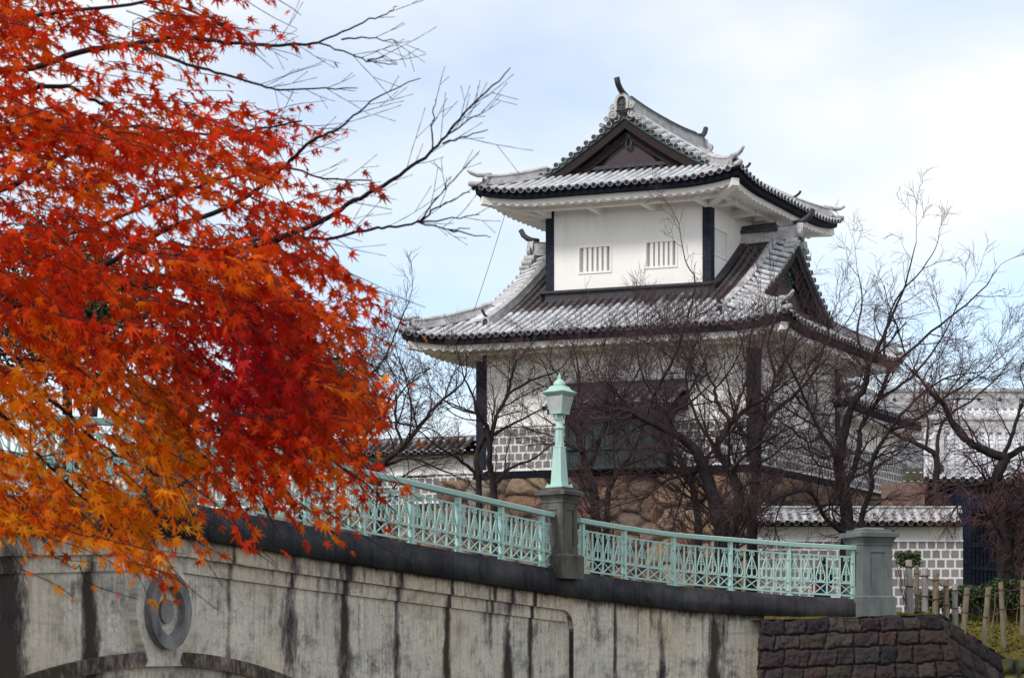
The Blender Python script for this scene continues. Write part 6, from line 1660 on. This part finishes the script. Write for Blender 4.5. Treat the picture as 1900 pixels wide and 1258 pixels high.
# ================================================================== person walking past the white wall
def person():
    Z = 48.0; hd = px(1524.5, 1034, Z); gz = z_ground(hd[0], Z); H = hd[2] - gz; k = H / 1.7
    b = np.array([hd[0] + .02, Z, gz]); r = thing("person", b, "person in a dark navy coat walking behind the railing toward the white wall", "person")
    J = dict(pel=(0, 0, .92), wa=(0, 0, 1.08), ch=(.0, .0, 1.30), nk=(0, 0, 1.46), hb=(0, -.01, 1.53), hm=(0, -.015, 1.61), ht=(0, -.01, 1.69),
             sl=(-.19, 0, 1.40), el=(-.27, .04, 1.14), wl=(-.27, -.06, .90), sr=(.19, 0, 1.40), er=(.27, -.03, 1.14), wr=(.25, .10, .92),
             hl=(-.10, 0, .88), kl=(-.11, .10, .50), al=(-.11, .02, .09), fl=(-.11, .20, .03), hr=(.10, 0, .88), kr=(.10, .02, .48), ar=(.10, -.22, .12), fr=(.10, -.10, .03))
    E = [('pel', 'wa'), ('wa', 'ch'), ('ch', 'nk'), ('nk', 'hb'), ('hb', 'hm'), ('hm', 'ht'), ('ch', 'sl'), ('sl', 'el'), ('el', 'wl'), ('ch', 'sr'), ('sr', 'er'), ('er', 'wr'), ('pel', 'hl'), ('hl', 'kl'), ('kl', 'al'), ('al', 'fl'), ('pel', 'hr'), ('hr', 'kr'), ('kr', 'ar'), ('ar', 'fr')]
    rad = dict(pel=.15, wa=.14, ch=.15, nk=.055, hb=.075, hm=.095, ht=.07, sl=.07, el=.05, wl=.033, sr=.07, er=.05, wr=.033, hl=.09, kl=.06, al=.04, fl=.035, hr=.09, kr=.06, ar=.04, fr=.035)
    # hands: palm and five fingers each
    for s, w, sg in (('l', 'wl', -1), ('r', 'wr', 1)):
        wz = np.array(J[w]); J['p' + s] = tuple(wz + [0, .01, -.08]); rad['p' + s] = .032; E.append((w, 'p' + s))
        for f_, (dy, ln) in enumerate(((-.03, .075), (-.01, .085), (.01, .08), (.03, .065))):
            J[f'f{s}{f_}'] = tuple(wz + [0, dy + .01, -.08 - ln]); rad[f'f{s}{f_}'] = .009; E.append(('p' + s, f'f{s}{f_}'))
        J['t' + s] = tuple(wz + [-.03 * sg, .04, -.11]); rad['t' + s] = .010; E.append(('p' + s, 't' + s))
    names = list(J); me = bpy.data.meshes.new("body")
    me.from_pydata([tuple(np.array(J[q]) * k) for q in names], [(names.index(a), names.index(c)) for a, c in E], [])
    ob = bpy.data.objects.new("body", me); COL.objects.link(ob); ob.parent = r; me.materials.append(M['skin'])
    md = ob.modifiers.new("skin", 'SKIN')
    for i, q in enumerate(names): sv = me.skin_vertices[0].data[i]; sv.radius = (rad[q] * k, rad[q] * k * (.8 if q in ('pel', 'wa', 'ch') else 1)); sv.use_root = (q == 'pel')
    md.use_smooth_shade = True
    ob.modifiers.new("sub", 'SUBSURF').levels = 1; ob.modifiers["sub"].render_levels = 2
    w = lambda x, y, z: b + np.array([x, y, z]) * k
    mb = MB()                                           # coat with sleeves
    ringz = [(.50, .25, .19), (.80, .22, .17), (1.05, .185, .15), (1.25, .20, .155), (1.38, .19, .14), (1.45, .09, .08)]
    V = [w(rx * math.cos(t), ry * math.sin(t), z) for z, rx, ry in ringz for t in np.linspace(0, 2 * math.pi, 16, endpoint=False)]
    mb.add(V, [(i * 16 + j, i * 16 + (j + 1) % 16, (i + 1) * 16 + (j + 1) % 16, (i + 1) * 16 + j) for i in range(len(ringz) - 1) for j in range(16)])
    for a, c, d in (('sl', 'el', 'wl'), ('sr', 'er', 'wr')): mb.tube([w(*J[a]), w(*J[c]), w(*J[d])], [.085 * k, .07 * k, .055 * k], 8)
    mb.build("coat", M['coat'], r, True)
    mb = MB()
    for a, c, d in (('hl', 'kl', 'al'), ('hr', 'kr', 'ar')): mb.tube([w(*J[a]), w(*J[c]), w(*J[d])], [.105 * k, .075 * k, .06 * k], 8)
    mb.build("trousers", M['coat'], r, True)
    mb = MB()
    for a, c in (('al', 'fl'), ('ar', 'fr')): mb.tube([w(*J[a]), lerp(w(*J[a]), w(*J[c]), .5) + [0, 0, -.02], w(*J[c])], [.055 * k, .055 * k, .045 * k], 8)
    mb.build("shoes", M['hair'], r, True)
    mb = MB(); mb.lathe(w(0, -.02, 1.50), [(.085 * k, 0), (.11 * k, .06 * k), (.112 * k, .13 * k), (.085 * k, .19 * k), (.0, .215 * k)], 14); mb.build("hair", M['hair'], r, True)
    bag = thing("shoulder_bag", w(-.24, -.12, .78), "red shoulder bag with a diagonal strap hanging on the person in the navy coat", "bag")
    mb = MB(); mb.box(w(-.25, -.12, .82), .10 * k, .26 * k, .22 * k); mb.build("pouch", M['red'], bag)
    mb = MB(); mb.tube([w(.15, -.13, 1.40), w(.05, -.19, 1.25), w(-.10, -.20, 1.05), w(-.24, -.16, .92)], .016, 5); mb.tube([w(.15, -.13, 1.40), w(.10, .08, 1.42), w(-.08, .18, 1.15), w(-.24, -.06, .92)], .016, 5); mb.build("strap", M['red'], bag)
person()
